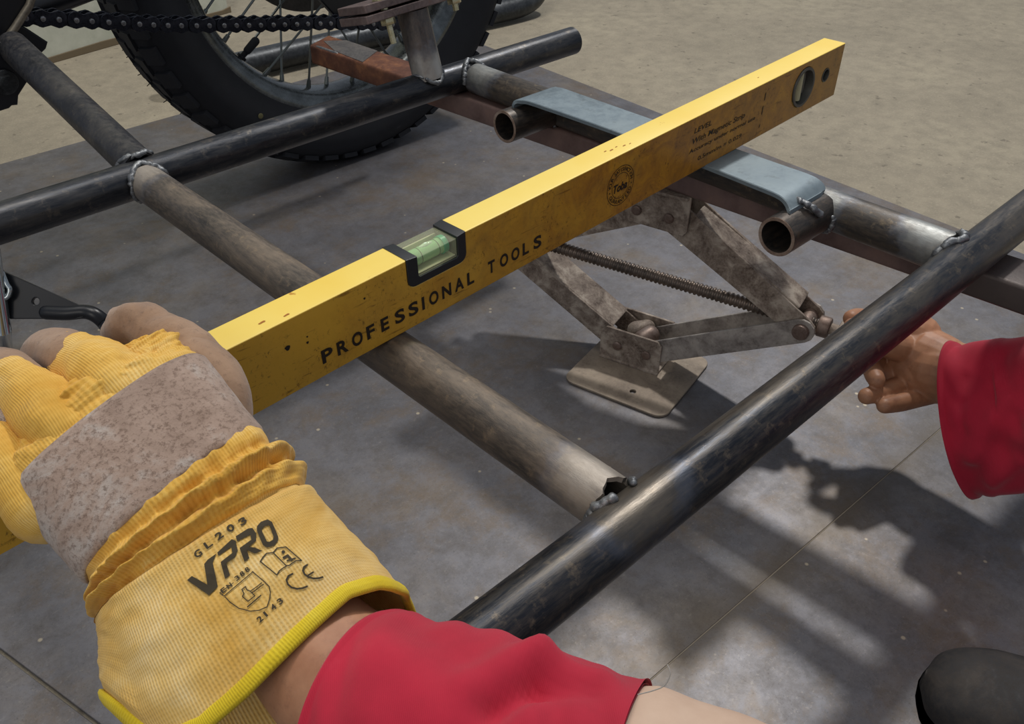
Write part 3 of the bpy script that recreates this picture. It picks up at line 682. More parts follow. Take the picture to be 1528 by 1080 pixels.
for k in range(36):
    t = math.radians(10 * k + 3); side = -1 if k % 2 else 1; sk = math.radians(52 if (k // 2) % 2 else -52)
    e = WC + V(.240 * math.cos(t), side * .006, .240 * math.sin(t)); h_ = WC + V(.055 * math.cos(t + sk), side * .045, .055 * math.sin(t + sk))
    d = (h_ - e).normalized()
    v, f = join(sweep([e - d * .002, h_], .0019, 8, 'flat'), sweep([e - d * .004, e + d * .014], [.0042, .0030], 10, 'flat'))
    mk('spoke', v, f, M_spoke, rim, sharp=40)
t = math.radians(222); e = WC + V(.238 * math.cos(t), -.004, .238 * math.sin(t)); d = V(-math.cos(t), -.25, -math.sin(t) ).normalized()
v, f = join(sweep([e - d * .004, e + d * .018], .0042, 12, 'flat'), sweep([e + d * .016, e + d * .034], [.0058, .0062], 14, 'round'), cyl(e + d * .001, d, .0075, .004, 6, .1)); mk('valve', v, f, M_rub, rim, sharp=40)
# drive chain, link by link
CHY = 1.12
cp = crom([(.300, 0, .0712), (.3247, 0, .0657), (.3852, 0, .0510), (.4614, 0, .0315), (.5232, 0, .0185), (.6177, 0, .0007), (.7013, 0, -.0139), (.7927, 0, -.0328), (.85, 0, -.046)], 40)
chain = bpy.data.objects.new('drive_chain', None); C.objects.link(chain); chain.parent = moto; chain['base'] = tuple(moto['base'])
chain.empty_display_size = .02
PITCH = .01735; stops = [cp[0]]; acc = 0
for i in range(1, len(cp)):
    acc += (cp[i] - cp[i - 1]).length
    if acc >= PITCH: stops.append(cp[i]); acc = 0
M_pin = metal_mat('chain_pin', '#6a6c70', '#85878a', '#a2a4a6', 60, rough=(.2, .35), metal=.9)
def link_mesh(outer_):
    L = PITCH; rr = .0096; out = []
    for cx, a0 in ((L, -90), (0, 90)):
        for k in range(9):
            t = math.radians(a0 + 180 * k / 8); out.append((cx + rr * math.cos(t), rr * math.sin(t)))
        out.append((L / 2, rr * .72 if cx == L else -rr * .72))
    yo = .0082 if outer_ else .0060; parts = []
    for s in (-1, 1): parts.append(fill([out], .0019, V(0, s * yo + (.00095), 0), (1, 0, 0), (0, 0, 1), .0004, 1))
    npl = sum(len(p_[1]) for p_ in parts)
    for cx in (0, L):
        if outer_: parts.append(cyl((cx, -yo - .0030, 0), (0, 1, 0), .0031, 2 * yo + .006, 14, .25))
        else: parts.append(cyl((cx, -.005, 0), (0, 1, 0), .0052, .010, 14, .1))
    vs_, fs_ = join(*parts); me = bpy.data.meshes.new('chain_link'); me.from_pydata([tuple(q) for q in vs_], [], fs_); me.materials.append(M_dark); me.materials.append(M_pin)
    mi = [1 if (outer_ and i >= npl) else 0 for i in range(len(fs_))]; me.polygons.foreach_set('material_index', mi)
    me.polygons.foreach_set('use_smooth', [True] * len(me.polygons)); me.set_sharp_from_angle(angle=math.radians(35)); me.update(); return me
LM = (link_mesh(True), link_mesh(False)); cb = Vector(moto['base'])
for i in range(len(stops) - 1):
    p, q = stops[i], stops[i + 1]; o = bpy.data.objects.new('chain_link', LM[i % 2]); C.objects.link(o); o.parent = chain
    o.location = V(p.x, CHY, p.z + Z0) - cb; o.rotation_euler = (0, -math.atan2(q.z - p.z, q.x - p.x), 0)
# frame pieces at the upper left
def yp(u, v_, y):
    d = FWD + RIGHT * ((u - CX) / F_PX) - UP * ((v_ - CY) / F_PX); return V(0, 0, CAMH) + d * (y / d.y)
def slab(name, pix, y, th, mat, bev=.002):
    q = [yp(u, v_, y) for u, v_ in pix]; v, f = fill([[(p.x, p.z) for p in q]], th, (0, y + th, 0), (1, 0, 0), (0, 0, 1), bev, 2); return mk(name, v, f, mat, moto, smooth=False)
slab('swingarm_plate', [(-60, -40), (52, -40), (46, 10), (38, 30), (8, 64), (-60, 84)], 1.105, .035, M_blackp)
v, f = sweep([yp(56, -30, 1.10), yp(44, 8, 1.10), yp(22, 42, 1.10), yp(-2, 74, 1.10)], .0042, 12); mk('edge_rod', v, f, metal_mat('worn_edge_steel', '#4f4a42', '#6d665a', '#8f8676', 30, rough=(.35, .5), metal=.6), moto)
slab('clamp_plate', [(24, 34), (40, 42), (72, 63), (69, 73), (52, 90), (10, 90), (4, 60)], 1.112, .03, M_blackp)
slab('bracket_plate', [(-60, 66), (10, 62), (30, 78), (44, 118), (28, 143), (27, 157), (18, 158), (14, 162), (-5, 168), (-60, 178)], 1.085, .02, M_blackp)
bp = yp(7, 122, 1.083)
v, f = join(cyl(bp, V(0, -1, 0), .0135, .004, 28, .3), cyl(bp - V(0, .004, 0), V(0, -1, 0), .0095, .007, 6, .12)); mk('bracket_bolt', v, f, metal_mat('dark_bolt', '#26282a', '#35383a', '#55585a', 50, rough=(.3, .5), metal=.7), moto, sharp=30)
v, f = sweep([yp(30, 15, 1.15), yp(90, -6, 1.16), yp(180, -40, 1.17)], .017, 18); mk('swingarm', v, f, M_blackp, moto)
v, f = fill([[(p.x, p.z) for p in [yp(475, -50, 1.13), yp(560, -50, 1.13), yp(640, -50, 1.13), yp(640, 16, 1.13), yp(590, 34, 1.13), yp(545, 30, 1.13), yp(498, 22, 1.13), yp(480, 2, 1.13)]]], .012, (0, 1.142, 0), (1, 0, 0), (0, 0, 1), .002, 2)
mk('axle_plate', v, f, M_blackp, moto, smooth=False)

# ---------------------------------------------------------------- bent pipe behind the wheel, stand at the left
bz = FL + .026
bpts = [V(.70, 1.70, bz), V(.85, 1.685, bz), V(1.0, 1.675, bz), V(1.2, 1.655, bz), V(1.45, 1.61, bz), V(1.585, 1.60, bz + .006), V(1.635, 1.61, bz + .05), V(1.65, 1.63, bz + .16)]
v, f = sweep(crom(bpts, 8), .026, 28, 'flat'); o = mk('bent_pipe', v, f, metal_mat('bent_pipe_steel', '#24272b', '#35383b', '#54575a', 14, rough=(.3, .5), metal=.5)); tag(o, 'dark bent pipe lying on the concrete behind the spoked wheel', 'pipe')
M_chr = N('chrome_tube').set(S('#b9c0c2'), .12, .95)
std = thing('side_stand', 'black steel stand bracket with a bright chrome tube at the left edge of the photo', 'stand', at(40, 470, .90) * 1.0)
SD = .90
p0, p1, p2 = at(-40, 395, SD), at(165, 492, SD), at(-40, 482, SD)
exx = (at(150, 475, SD) - at(0, 475, SD)).normalized(); eyy = (at(60, 400, SD) - at(60, 480, SD)); eyy = (eyy - exx * eyy.dot(exx)).normalized(); so = at(0, 475, SD)
def fl_at(u, v_):
    d = at(u, v_, 1) - V(0, 0, CAMH); return V(0, 0, CAMH) + d * ((FL - CAMH) / d.z)
def stp(u, v_): q = at(u, v_, SD) - so; return (q.dot(exx), q.dot(eyy))
v, f = fill([[stp(*q) for q in ((-60, 380), (2, 402), (80, 437), (124, 457), (128, 474), (118, 476), (0, 476), (-60, 476))], circle(*stp(57, 450), .0038, 16)], .005, so, exx, eyy, .0008, 2)
mk('bracket_plate', v, f, M_blackp, std, sharp=30)
v, f = sweep(crom([at(70, 466, SD - .002), at(100, 467, SD - .002), at(126, 465, SD), at(142, 470, SD), at(156, 482, SD + .005), at(164, 498, SD + .01), fl_at(166, 520) + V(0, 0, .007), fl_at(190, 528) + V(0, 0, .007)], 5), .0074, 16); mk('bent_rod', v, f, M_blackp, std)
v, f = sweep([at(-14, 372, SD - .02), at(3, 490, SD - .01), fl_at(7, 520)], .0085, 20, 'flat'); mk('chrome_tube', v, f, M_chr, std, sharp=40, label='bright chrome tube')
v, f = sweep(crom([at(2, 405, SD - .012), at(10, 424, SD - .012), at(15, 432, SD - .012), at(12, 442, SD - .012), at(5, 446, SD - .012)], 4), .0028, 10); mk('spring_hook', v, f, M_chr, std)

# ---------------------------------------------------------------- person: gloved left hand, bare right hand, red sleeves, shoe
per = thing('person', 'person in red coveralls holding the level in a yellow work glove and turning the jack', 'person', (.45, -.25, FL))
a = N('skin'); sn1 = a.noise(60, 6, .6); col = a.ramp(sn1, [(.3, S('#a06e50')), (.7, S('#b98766'))])
col = a.mix(a.math('MULTIPLY', a.step(a.noise(45, 7, .75), .54, .68), .45), col, S('#6f4636'))
M_skin = a.set(col, .5, 0, a.noise(420, 3), .15, .0004); a.b.inputs['Subsurface Weight'].default_value = .08; a.b.inputs['Subsurface Radius'].default_value = (.01, .004, .002)
a = N('red_cotton'); w1 = a.n('ShaderNodeTexWave', wave_type='BANDS'); w1.inputs['Scale'].default_value = 420; w1.inputs['Distortion'].default_value = .6; a.l(a.vec((1, 1, 1), rot=(.3, .2, .7)), w1.inputs['Vector'])
col = a.ramp(a.noise(18, 6, .65), [(.3, S('#a50d2c')), (.6, S('#b81233')), (.8, S('#c02a42'))])
M_red = a.set(col, .85, 0, a.math('ADD', w1.outputs['Fac'], a.math('MULTIPLY', a.noise(70, 4), 2)), .15, .0004); a.b.inputs['Sheen Weight'].default_value = .15
a = N('beige_cotton'); M_beige = a.set(a.ramp(a.noise(30, 6), [(.3, S('#b89a85')), (.7, S('#cbb09b'))]), .85, 0, a.noise(300), .2, .0005)

def knit(name, cols, k=1.0, dirt=.5):
    a = N(name)
    u1 = a.n('ShaderNodeTexWave', wave_type='BANDS', bands_direction='X'); u1.inputs['Scale'].default_value = 17 * k; a.l(a.co.outputs['UV'], u1.inputs['Vector'])
    u2 = a.n('ShaderNodeTexWave', wave_type='BANDS', bands_direction='Y'); u2.inputs['Scale'].default_value = 13 * k; a.l(a.co.outputs['UV'], u2.inputs['Vector'])
    g1 = a.noise(28, 7, .65, None, .5); g2 = a.noise(160, 5, .7)
    col = a.ramp(g1, [(.3, S(cols[0])), (.52, S(cols[1])), (.72, S(cols[2]))])
    col = a.mix(a.math('MULTIPLY', a.step(a.noise(60, 7, .7), .55, .75), dirt), col, S('#7f5a22'))
    rib = a.math('MULTIPLY', u1.outputs['Fac'], a.math('ADD', a.math('MULTIPLY', u2.outputs['Fac'], .5), .5))
    col = a.mix(a.math('MULTIPLY', a.step(rib, .40, .05), .5), col, S(cols[0]))
    a.b.inputs['Sheen Weight'].default_value = .1
    return a.set(col, .9, 0, a.math('ADD', rib, a.math('MULTIPLY', g2, .5)), .40, .0006)
M_knit = knit('yellow_glove_knit', ('#cf9a34', '#e3b656', '#ebcb82'), 1.0, .40)
M_cuff = knit('yellow_cuff_canvas', ('#cfa046', '#e1bd72', '#ead29c'), 1.45, .20)
M_bind = knit('yellow_binding', ('#c9ac12', '#dec321', '#e8d246'), 1.0, .1)
a = N('grey_suede'); g1 = a.noise(24, 8, .65, None, .5); g2 = a.noise(380, 6, .8); g3 = a.noise(75, 6, .7)
col = a.ramp(g1, [(.30, S('#8f7767')), (.5, S('#ab9383')), (.66, S('#c0b9b2'))])
col = a.mix(a.math('MULTIPLY', a.step(g2, .50, .60), .65), col, S('#664e3e')); col = a.mix(a.math('MULTIPLY', a.step(g3, .60, .70), .5), col, S('#5c4a3d'))
M_suede = a.set(col, .95, 0, a.math('ADD', g2, g3), .6, .0012); a.b.inputs['Sheen Weight'].default_value = .3
a = N('tan_suede'); g1 = a.noise(26, 8, .65, None, .5); g2 = a.noise(230, 6, .75)
col = a.ramp(g1, [(.30, S('#7c6250')), (.5, S('#98795f')), (.7, S('#ab8c72'))]); col = a.mix(a.math('MULTIPLY', a.step(g2, .54, .7), .5), col, S('#5a4435'))
M_tan = a.set(col, .95, 0, g2, .5, .001); a.b.inputs['Sheen Weight'].default_value = .3

# glove: a tube of cross-sections from the cuff rim to the knuckles
SEC = [  # right edge (u, v, depth), left edge, half thickness, sag of near side, sag of far side
    ((606, 886, .405), (158, 1042, .372), .034, 0, .040),
    ((563, 838, .408), (153, 1010, .374), .033, 0, .026),
    ((520, 790, .412), (150, 975, .378), .031, 0, .012),
    ((478, 744, .416), (149, 945, .382), .028, 0, .003),
    ((455, 712, .420), (147, 925, .386), .027, 0, 0),
    ((432, 680, .423), (142, 900, .388), .027, 0, 0),
    ((396, 655, .427), (134, 872, .390), .0265, 0, 0),
    ((345, 592, .437), (80, 808, .395), .0255, 0, 0),
    ((303, 540, .447), (28, 745, .401), .0235, 0, 0),
    ((278, 515, .452), (2, 712, .405), .0195, 0, 0),
    ((250, 505, .456), (-22, 680, .412), .0130, 0, 0),
    ((220, 508, .458), (-40, 655, .418), .006, 0, 0)]
SR = [at(*s[0]) for s in SEC]; SL = [at(*s[1]) for s in SEC]; SN = len(SEC)
def lerpc(lst, t):
    t = min(max(t, 0), SN - 1 - 1e-6); i = int(t); f_ = t - i
    p0, p1, p2, p3 = (lst[min(max(i + k, 0), SN - 1)] for k in (-1, 0, 1, 2))
    return .5 * ((2 * p1) + (p2 - p0) * f_ + (2 * p0 - 5 * p1 + 4 * p2 - p3) * f_ * f_ + (3 * p1 - p0 - 3 * p2 + p3) * f_ ** 3)
AXIS = ((SR[0] + SL[0]) / 2 - (SR[9] + SL[9]) / 2).normalized()
def SAGF(x):               # how far the near side of the cuff rim hangs past its corners, from left (-1) to right (1)
    pts_ = [(-1, 0), (-.84, .031), (-.55, .030), (-.26, .0235), (.25, .008), (.63, -.003), (.85, -.004), (1, 0)]
    for (x0, y0), (x1, y1) in zip(pts_[:-1], pts_[1:]):
        if x <= x1 + 1e-9: return y0 + (y1 - y0) * (x - x0) / (x1 - x0)
    return 0.
def gsurf(t, ph, extra=0.):
    r, l = lerpc(SR, t), lerpc(SL, t); c = (r + l) / 2; wv = (r - l) / 2
    nv = wv.cross(AXIS).normalized()
    if nv.dot(V(0, 0, CAMH) - c) < 0: nv = -nv
    ht = lerpc([s[2] for s in SEC], t) if False else sum(x for x in [0]) or lerpc([V(s[2], s[3], s[4]) for s in SEC], t)
    e = .82; cx_, sy_ = math.cos(ph), math.sin(ph)
    x = math.copysign(abs(cx_) ** e, cx_); y = math.copysign(abs(sy_) ** e, sy_)
    p = c + wv * x + nv * (ht.x * y) + AXIS * ((ht.y if y > 0 else ht.z) * abs(y) ** 1.5)
    out = (wv.normalized() * x * .6 + nv * y).normalized()
    if t < 4 and y > 0: p += AXIS * (max(0, 1 - t / 3.6) ** 1.3 * SAGF(x))
    return p + out * extra, out
def folds(t, ph):
    """gathers between the cuff and the knuckle strap, and soft creases elsewhere"""
    s = math.sin(ph); c = math.cos(ph); d = 0
    n1 = noise.noise(V(t * 1.3, c * 2.2, s)) ; n2 = noise.noise(V(t * 4, c * 7, s * 3 + 4))
    g = math.exp(-((t - 4.9) / .95) ** 2)
    tt = t + .16 * math.sin(c * 2.2 + .6) + n1 * .12
    d += g * (.0042 * math.sin((tt - 4.15) * 2 * math.pi / .92) + .0012 * math.sin(c * 34 + n1 * 5) + .0016 * n2)
    d -= .0040 * math.exp(-((tt - 3.75) / .16) ** 2)
    k = max(0, min(1, (t - 8.0) / .8))
    d += k * (.0034 * math.sin(c * 5.2 + t * 1.4 + .8) + .0026 * n2 + .0014 * noise.noise(V(t * 3, c * 16, s * 5)))
    d += .0016 * n1 + .0006 * n2
    return d
def shell(name, t0, t1, nt_, raise_=0., mat=None, nph=144, thick=0., closed=False, edge=0.):
    vs_, fs_, uv_ = [], [], []
    for i in range(nt_ + 1):
        t = t0 + (t1 - t0) * i / nt_
        for k in range(nph):
            ph = 2 * math.pi * k / nph
            ed = raise_ * (1 - max(0, 1 - min(i, nt_ - i) / 2.) * edge)
            fd = folds(t, ph) * (.35 if name == 'knuckle_strap' else 1)
            vs_.append(gsurf(t, ph, fd + ed)[0]); uv_.append((k / nph * 3.0, t * .18))
    for i in range(nt_):
        for k in range(nph):
            k2 = (k + 1) % nph; fs_.append((i * nph + k, i * nph + k2, (i + 1) * nph + k2, (i + 1) * nph + k))
    if closed: fs_.append(tuple(nt_ * nph + k for k in range(nph)))
    if thick:
        m_ = len(vs_)
        for i in range(nt_ + 1):
            t = t0 + (t1 - t0) * i / nt_
            for k in range(nph):
                ph = 2 * math.pi * k / nph; vs_.append(gsurf(t, ph, folds(t, ph) + raise_ - thick)[0]); uv_.append((k / nph * 3.0, t * .18))
        for i in range(nt_):
            for k in range(nph):
                k2 = (k + 1) % nph; fs_.append((m_ + i * nph + k2, m_ + i * nph + k, m_ + (i + 1) * nph + k, m_ + (i + 1) * nph + k2))
        for k in range(nph):
            k2 = (k + 1) % nph; fs_.append((k2, k, m_ + k, m_ + k2))
    return mk(name, vs_, fs_, mat, glove, uv=uv_)
glove = bpy.data.objects.new('work_glove', None); C.objects.link(glove); glove.parent = per; glove['base'] = tuple(per['base']); glove.empty_display_size = .03
glove['label'] = 'yellow rigger glove with grey suede knuckle strap'
cuff = shell('cuff', 0, 3.9, 40, 0, M_cuff, 160, .0016)
shell('gathered_wrist', 3.7, 6.4, 54, .0004, M_knit, 200)
shell('knuckle_strap', 6.05, 8.05, 30, .0020, M_suede, 160, .0018, edge=.6)
shell('hand_knit', 7.8, 11, 44, 0, M_knit, 180, closed=True)
rimp = [gsurf(-0.0, 2 * math.pi * k / 140, folds(0, 2 * math.pi * k / 140) - .0006)[0] for k in range(140)]
vs, fs, uvs = [], [], []
for i in range(140):
    d = (rimp[(i + 1) % 140] - rimp[i - 1]).normalized(); a_, b_ = frame(d, AXIS)
    for k in range(10):
        t = 2 * math.pi * k / 10; vs.append(rimp[i] + b_ * math.cos(t) * .0044 * (1 if math.cos(t) < 0 else .7) + a_ * math.sin(t) * .0019); uvs.append((i * .05, k * .02))
for i in range(140):
    for k in range(10): fs.append((i * 10 + k, i * 10 + (k + 1) % 10, ((i + 1) % 140) * 10 + (k + 1) % 10, ((i + 1) % 140) * 10 + k))
mk('cuff_binding', vs, fs, M_bind, glove, uv=uvs, label='bright yellow binding round the cuff rim')
def finger(name, pts, rad, mat, wob=.0018, parent=None, flat=1., seed=0, n=7, seg=36):
    P = crom([at(*p) for p in pts], n); Rr = cromf(rad, n)
    v, f = sweep(P, Rr, seg, 'round', flat)
    out = []
    for i, p in enumerate(v):
        nn = noise.noise(p * 55 + V(seed, 0, 0)) * wob + noise.noise(p * 140 + V(0, seed, 0)) * wob * .45
        c = P[min(max(i // seg - 4, 0), len(P) - 1)]; out.append(p + (p - c).normalized() * nn)
    uv_ = [((i % seg) / seg * 1.5, (i // seg) * .02) for i in range(len(v))]
    return mk(name, out, f, mat, parent or glove, uv=uv_)
# index finger (all suede), middle, ring and little finger (knit backs, suede tips), thumb under the near side
finger('index_finger', [(322, 640, .448), (318, 590, .452), (286, 535, .462), (236, 498, .472), (200, 484, .482), (182, 500, .496), (186, 540, .502)], [.0150, .0160, .0150, .0128, .0120, .0108, .009], M_tan, .0026, seed=3)
finger('index_patch', [(338, 640, .4470), (333, 585, .4500), (306, 545, .4555), (262, 515, .4640)], [.0125, .0130, .0125, .0095], M_tan, .0010, seed=9)
finger('middle_finger', [(215, 620, .425), (180, 578, .430), (140, 550, .440), (104, 536, .455)], [.0185, .0180, .0160, .0128], M_knit, .0030, seed=5)
finger('middle_fingertip', [(116, 540, .450), (92, 530, .462), (68, 530, .478), (60, 560, .490)], [.0140, .0142, .0128, .0100], M_tan, .0012, seed=6)
finger('ring_finger', [(130, 700, .410), (95, 640, .415), (58, 600, .424), (18, 572, .440)], [.0180, .0178, .0160, .0130], M_knit, .0030, seed=7)
finger('ring_fingertip', [(30, 578, .436), (6, 562, .447), (-14, 562, .462), (-20, 600, .474)], [.0142, .0145, .0128, .0100], M_tan, .0012, seed=8)
finger('little_finger', [(60, 760, .400), (22, 705, .405), (-12, 665, .414), (-40, 640, .428)], [.0150, .0150, .0140, .0115], M_knit, .0014, seed=11)
finger('little_fingertip', [(4, 634, .418), (0, 618, .428), (-20, 604, .440), (-40, 620, .452)], [.0100, .0105, .0100, .0090], M_suede, .0012, seed=12)
finger('thumb', [(330, 700, .452), (300, 690, .462), (230, 720, .452), (150, 760, .440)], [.0150, .0150, .0135, .0110], M_tan, .0010, seed=13)
# printing on the cuff, laid onto its cloth
cme = bpy.data.meshes['cuff'] if 'cuff' in bpy.data.meshes else cuff.data
cb = Vector(per['base']) - V(0, 0, Z0); bvh = BVHTree.FromPolygons([v.co + cb for v in cuff.data.vertices], [tuple(p.vertices) for p in cuff.data.polygons])
M_ink = plain('faded_black_ink', '#3d3423', .85)
def ink(name, tri, sub=2):
    """tri: 2-D mesh in print units (1/6 pixel of the reference crop); draped on the cuff"""
    bm = bmesh.new(); bv = [bm.verts.new((v[0], v[1], 0)) for v in tri[0]]
    for f_ in tri[1]:
        try: bm.faces.new([bv[i] for i in f_])
        except ValueError: pass
    bmesh.ops.triangulate(bm, faces=bm.faces[:])
    for _ in range(sub):
        le = [e_ for e_ in bm.edges if e_.calc_length() > 26]
        if le: bmesh.ops.subdivide_edges(bm, edges=le, cuts=1); bmesh.ops.triangulate(bm, faces=bm.faces[:])
    bm.verts.index_update(); vs_, ok = [], []
    for v in bm.verts:
        u_, v2 = 270 + v.co.x / 6, 760 + v.co.y / 6; o_ = V(0, 0, CAMH); d_ = (at(u_, v2, 1) - o_).normalized()
        hit = bvh.ray_cast(o_, d_)
        vs_.append(hit[0] - d_ * .0006 if hit[0] is not None else o_ + d_ * .39); ok.append(hit[0] is not None)
    fs_ = [tuple(v.index for v in f_.verts) for f_ in bm.faces if all(ok[v.index] for v in f_.verts)]; bm.free()
    if fs_: mk(name, vs_, fs_, M_ink, glove, smooth=False)
def poly2d(loops):
    cu = bpy.data.curves.new('tmp', 'CURVE'); cu.dimensions = '2D'; cu.fill_mode = 'BOTH'
    for lp in loops:
        sp_ = cu.splines.new('POLY'); sp_.points.add(len(lp) - 1); sp_.use_cyclic_u = True
        for i, p in enumerate(lp): sp_.points[i].co = (p[0], p[1], 0, 1)
    return eval_mesh(cu)
def stroke(pts, w_=9):
    P = [Vector((p[0], p[1])) for p in pts]; vs_, fs_ = [], []
    for p, q in zip(P[:-1], P[1:]):
        d_ = (q - p).normalized(); n_ = Vector((-d_.y, d_.x)) * w_ / 2; e_ = d_ * w_ * .3; k = len(vs_)
        vs_ += [tuple(p - e_ + n_), tuple(p - e_ - n_), tuple(q + e_ - n_), tuple(q + e_ + n_)]; fs_.append((k, k + 1, k + 2, k + 3))
    return vs_, fs_
def line_text(s, p0, p1, h_, bold=.0, arc=0.):
    vs_, fs_ = text2d(s, 1, bold); xs = [v[0] for v in vs_]; x0_, x1_ = min(xs), max(xs)
    a_ = Vector(p0); b_ = Vector(p1); d_ = (b_ - a_); L_ = d_.length; d_ = d_ / L_; n_ = Vector((d_.y, -d_.x))
    out = []
    for v in vs_:
        t = (v[0] - x0_) / (x1_ - x0_); q = a_ + d_ * (t * L_) + n_ * (v[1] * h_ * CAP + arc * 4 * t * (1 - t)); out.append((q.x, q.y))
    return out, fs_
def spaced(s, p0, p1, h_, w_, name, bold=.02, arc=0.):
    a_, b_ = Vector(p0), Vector(p1); d_ = (b_ - a_).normalized(); n_ = Vector((d_.y, -d_.x))
    for i, ch in enumerate(s):
        t = i / (len(s) - 1); c_ = a_.lerp(b_, t) + n_ * arc * 4 * t * (1 - t); ww = w_ * (.45 if ch in '1I' else 1)
        ink(name, line_text(ch, tuple(c_), tuple(c_ + d_ * ww), h_, bold))
spaced('GL203', (140, 438), (540, 148), 62, 70, 'print_letter', .03, 18)
ink('print_letter', poly2d([[(55, 632), (97, 595), (236, 672), (208, 488), (240, 448), (318, 393), (284, 474), (330, 690), (250, 768)]]))
ink('print_letter', poly2d([[(325, 385), (455, 265), (490, 280), (508, 370), (480, 430), (405, 480), (440, 590), (395, 620), (355, 470), (460, 388), (450, 335), (335, 415)]]))
ink('print_letter', poly2d([[(490, 240), (600, 170), (640, 165), (675, 215), (672, 280), (607, 335), (660, 340), (730, 370), (660, 395), (590, 362), (612, 435), (570, 470), (525, 345), (630, 270), (620, 225), (505, 285)]]))
ink('print_letter', poly2d([[(680, 150), (715, 110), (775, 88), (815, 110), (870, 240), (870, 280), (830, 325), (775, 340), (735, 320), (680, 190)], [(722, 180), (740, 155), (780, 140), (795, 150), (828, 240), (825, 270), (790, 290), (770, 285), (730, 205)]]))
ink('print_icon', stroke([(710, 465), (735, 425), (765, 393), (825, 385), (945, 505), (905, 530), (880, 550), (858, 585), (710, 465)], 10))
ink('print_icon', stroke([(825, 385), (860, 345), (940, 335), (1080, 457), (1030, 458), (995, 480), (970, 500), (945, 505)], 10))
ink('print_icon', poly2d([circle(916, 380, 16, 14)])); ink('print_icon', stroke([(918, 432), (955, 412), (992, 452)], 22)); ink('print_icon', stroke([(950, 458), (1022, 436)], 14))
def arcpts(c_, r_, a0, a1, n_=14): return [(c_[0] + r_ * math.cos(math.radians(a0 + (a1 - a0) * k / n_)), c_[1] + r_ * math.sin(math.radians(a0 + (a1 - a0) * k / n_))) for k in range(n_ + 1)]
ink('print_mark', stroke([(1000, 575), (962, 595), (945, 630), (958, 670), (990, 698), (1040, 710), (1090, 704), (1130, 688)], 17))
ink('print_mark', stroke([(1132, 495), (1102, 515), (1092, 545), (1108, 580), (1145, 606), (1190, 618), (1235, 615), (1270, 605)], 17)); ink('print_mark', stroke([(1135, 592), (1185, 560)], 15))
ink('print_icon', stroke([(395, 782), (440, 830), (520, 885), (620, 910), (700, 902), (770, 872), (795, 800), (800, 740), (790, 690), (740, 640), (640, 556)], 9))
ink('print_icon', stroke([(385, 775), (645, 556)], 8)); ink('print_icon', stroke([(348, 745), (385, 775)], 8)); ink('print_icon', stroke([(348, 745), (470, 655)], 6))
spaced('EN', (372, 752), (425, 712), 42, 48, 'print_letter', .03); spaced('388', (500, 640), (590, 566), 42, 40, 'print_letter', .03)
ink('print_icon', stroke([(545, 715), (578, 690), (590, 718), (622, 732), (662, 772), (600, 822), (550, 778), (565, 752), (545, 715)], 9))
ink('print_icon', stroke([(625, 728), (680, 690), (722, 655)], 8)); ink('print_icon', stroke([(640, 745), (740, 668)], 8)); ink('print_icon', stroke([(595, 872), (716, 768)], 11))
spaced('2143', (705, 1015), (885, 855), 52, 48, 'print_letter', .03)
# stitched seam along the binding
# left forearm
ARM = [at(330, 800, .415), at(410, 900, .398), at(475, 975, .386), at(560, 1050, .372), at(680, 1115, .358), at(780, 1150, .348)]
v, f = sweep(crom(ARM, 8), cromf([.026, .0275, .0295, .033, .037, .038], 8), 40, 'round', .92)
v = [p + noise.noise_vector(p * 40) * .0008 for p in v]
mk('forearm', v, f, M_skin, per)
# cloth sleeves
def cloth(name, path, radii, mat, flat=.85, amp=.004, seed=0, seg=72, n=14, freq=22, parent=per, up=None, folds_=(), hem=0., thick=.0018):
    P = crom(path, n); Rr = cromf(radii, n); v, f = sweep(P, Rr, seg, None, flat, up); out = []
    bv_ = BVHTree.FromPolygons(v, f); o_ = V(0, 0, CAMH); creases = []
    for q0, q1, w_, h_ in folds_:
        h0, h1 = (bv_.ray_cast(o_, (at(*q_, 1) - o_).normalized())[0] for q_ in (q0, q1))
        if h0 is not None and h1 is not None: creases.append(ridge(h0, h1, w_, h_))
    for i, p in enumerate(v):
        c = P[i // seg]; s = i // seg / len(P); d_ = (p - c).normalized()
        k = noise.noise(V(s * freq * .45, (i % seg) / seg * 6.283 * .0, seed) + d_ * 1.6) * amp + noise.noise(p * 38 + V(seed, seed, 0)) * amp * .5
        k *= min(1, s * 6 + .25)
        if s < .05: k += .0012
        if hem and s < .06: k += hem
        k += sum(g_(p) for g_ in creases)
        out.append(p + d_ * k)
    m_ = len(out); vs_ = out + [p - (p - P[i // seg]).normalized() * thick for i, p in enumerate(out)]
    fs_ = f + [tuple(m_ + q for q in r_[::-1]) for r_ in f] + [((k + 1) % seg, k, m_ + k, m_ + (k + 1) % seg) for k in range(seg)]
    return mk(name, vs_, fs_, mat, parent)
def ridge(p0, p1, w_, h_):
    p0, p1 = Vector(p0), Vector(p1); d_ = p1 - p0; L2 = d_.length_squared
    def g_(p):
        t = min(max((p - p0).dot(d_) / L2, 0), 1); return h_ * math.exp(-((p - (p0 + d_ * t)).length / w_) ** 2)
    return g_
SLV = [at(545, 1075, .372), at(610, 1095, .362), at(720, 1125, .352), at(830, 1168, .342), at(930, 1200, .333)]
cloth('sleeve', SLV, [.0450, .0470, .0470, .0462, .0462], M_red, .95, .0035, 2, 96, 16, folds_=(((700, 1015), (800, 985), .008, .006), ((800, 985), (890, 1015), .007, .004), ((735, 1060), (800, 1022), .005, -.006), ((800, 1022), (880, 1030), .005, -.003), ((590, 990), (640, 1060), .014, .003), ((660, 950), (700, 1010), .010, -.003)))
SLB = [at(900, 1190, .335), at(1000, 1226, .326), at(1150, 1290, .312), at(1400, 1400, .29), at(1800, 1560, .27)]
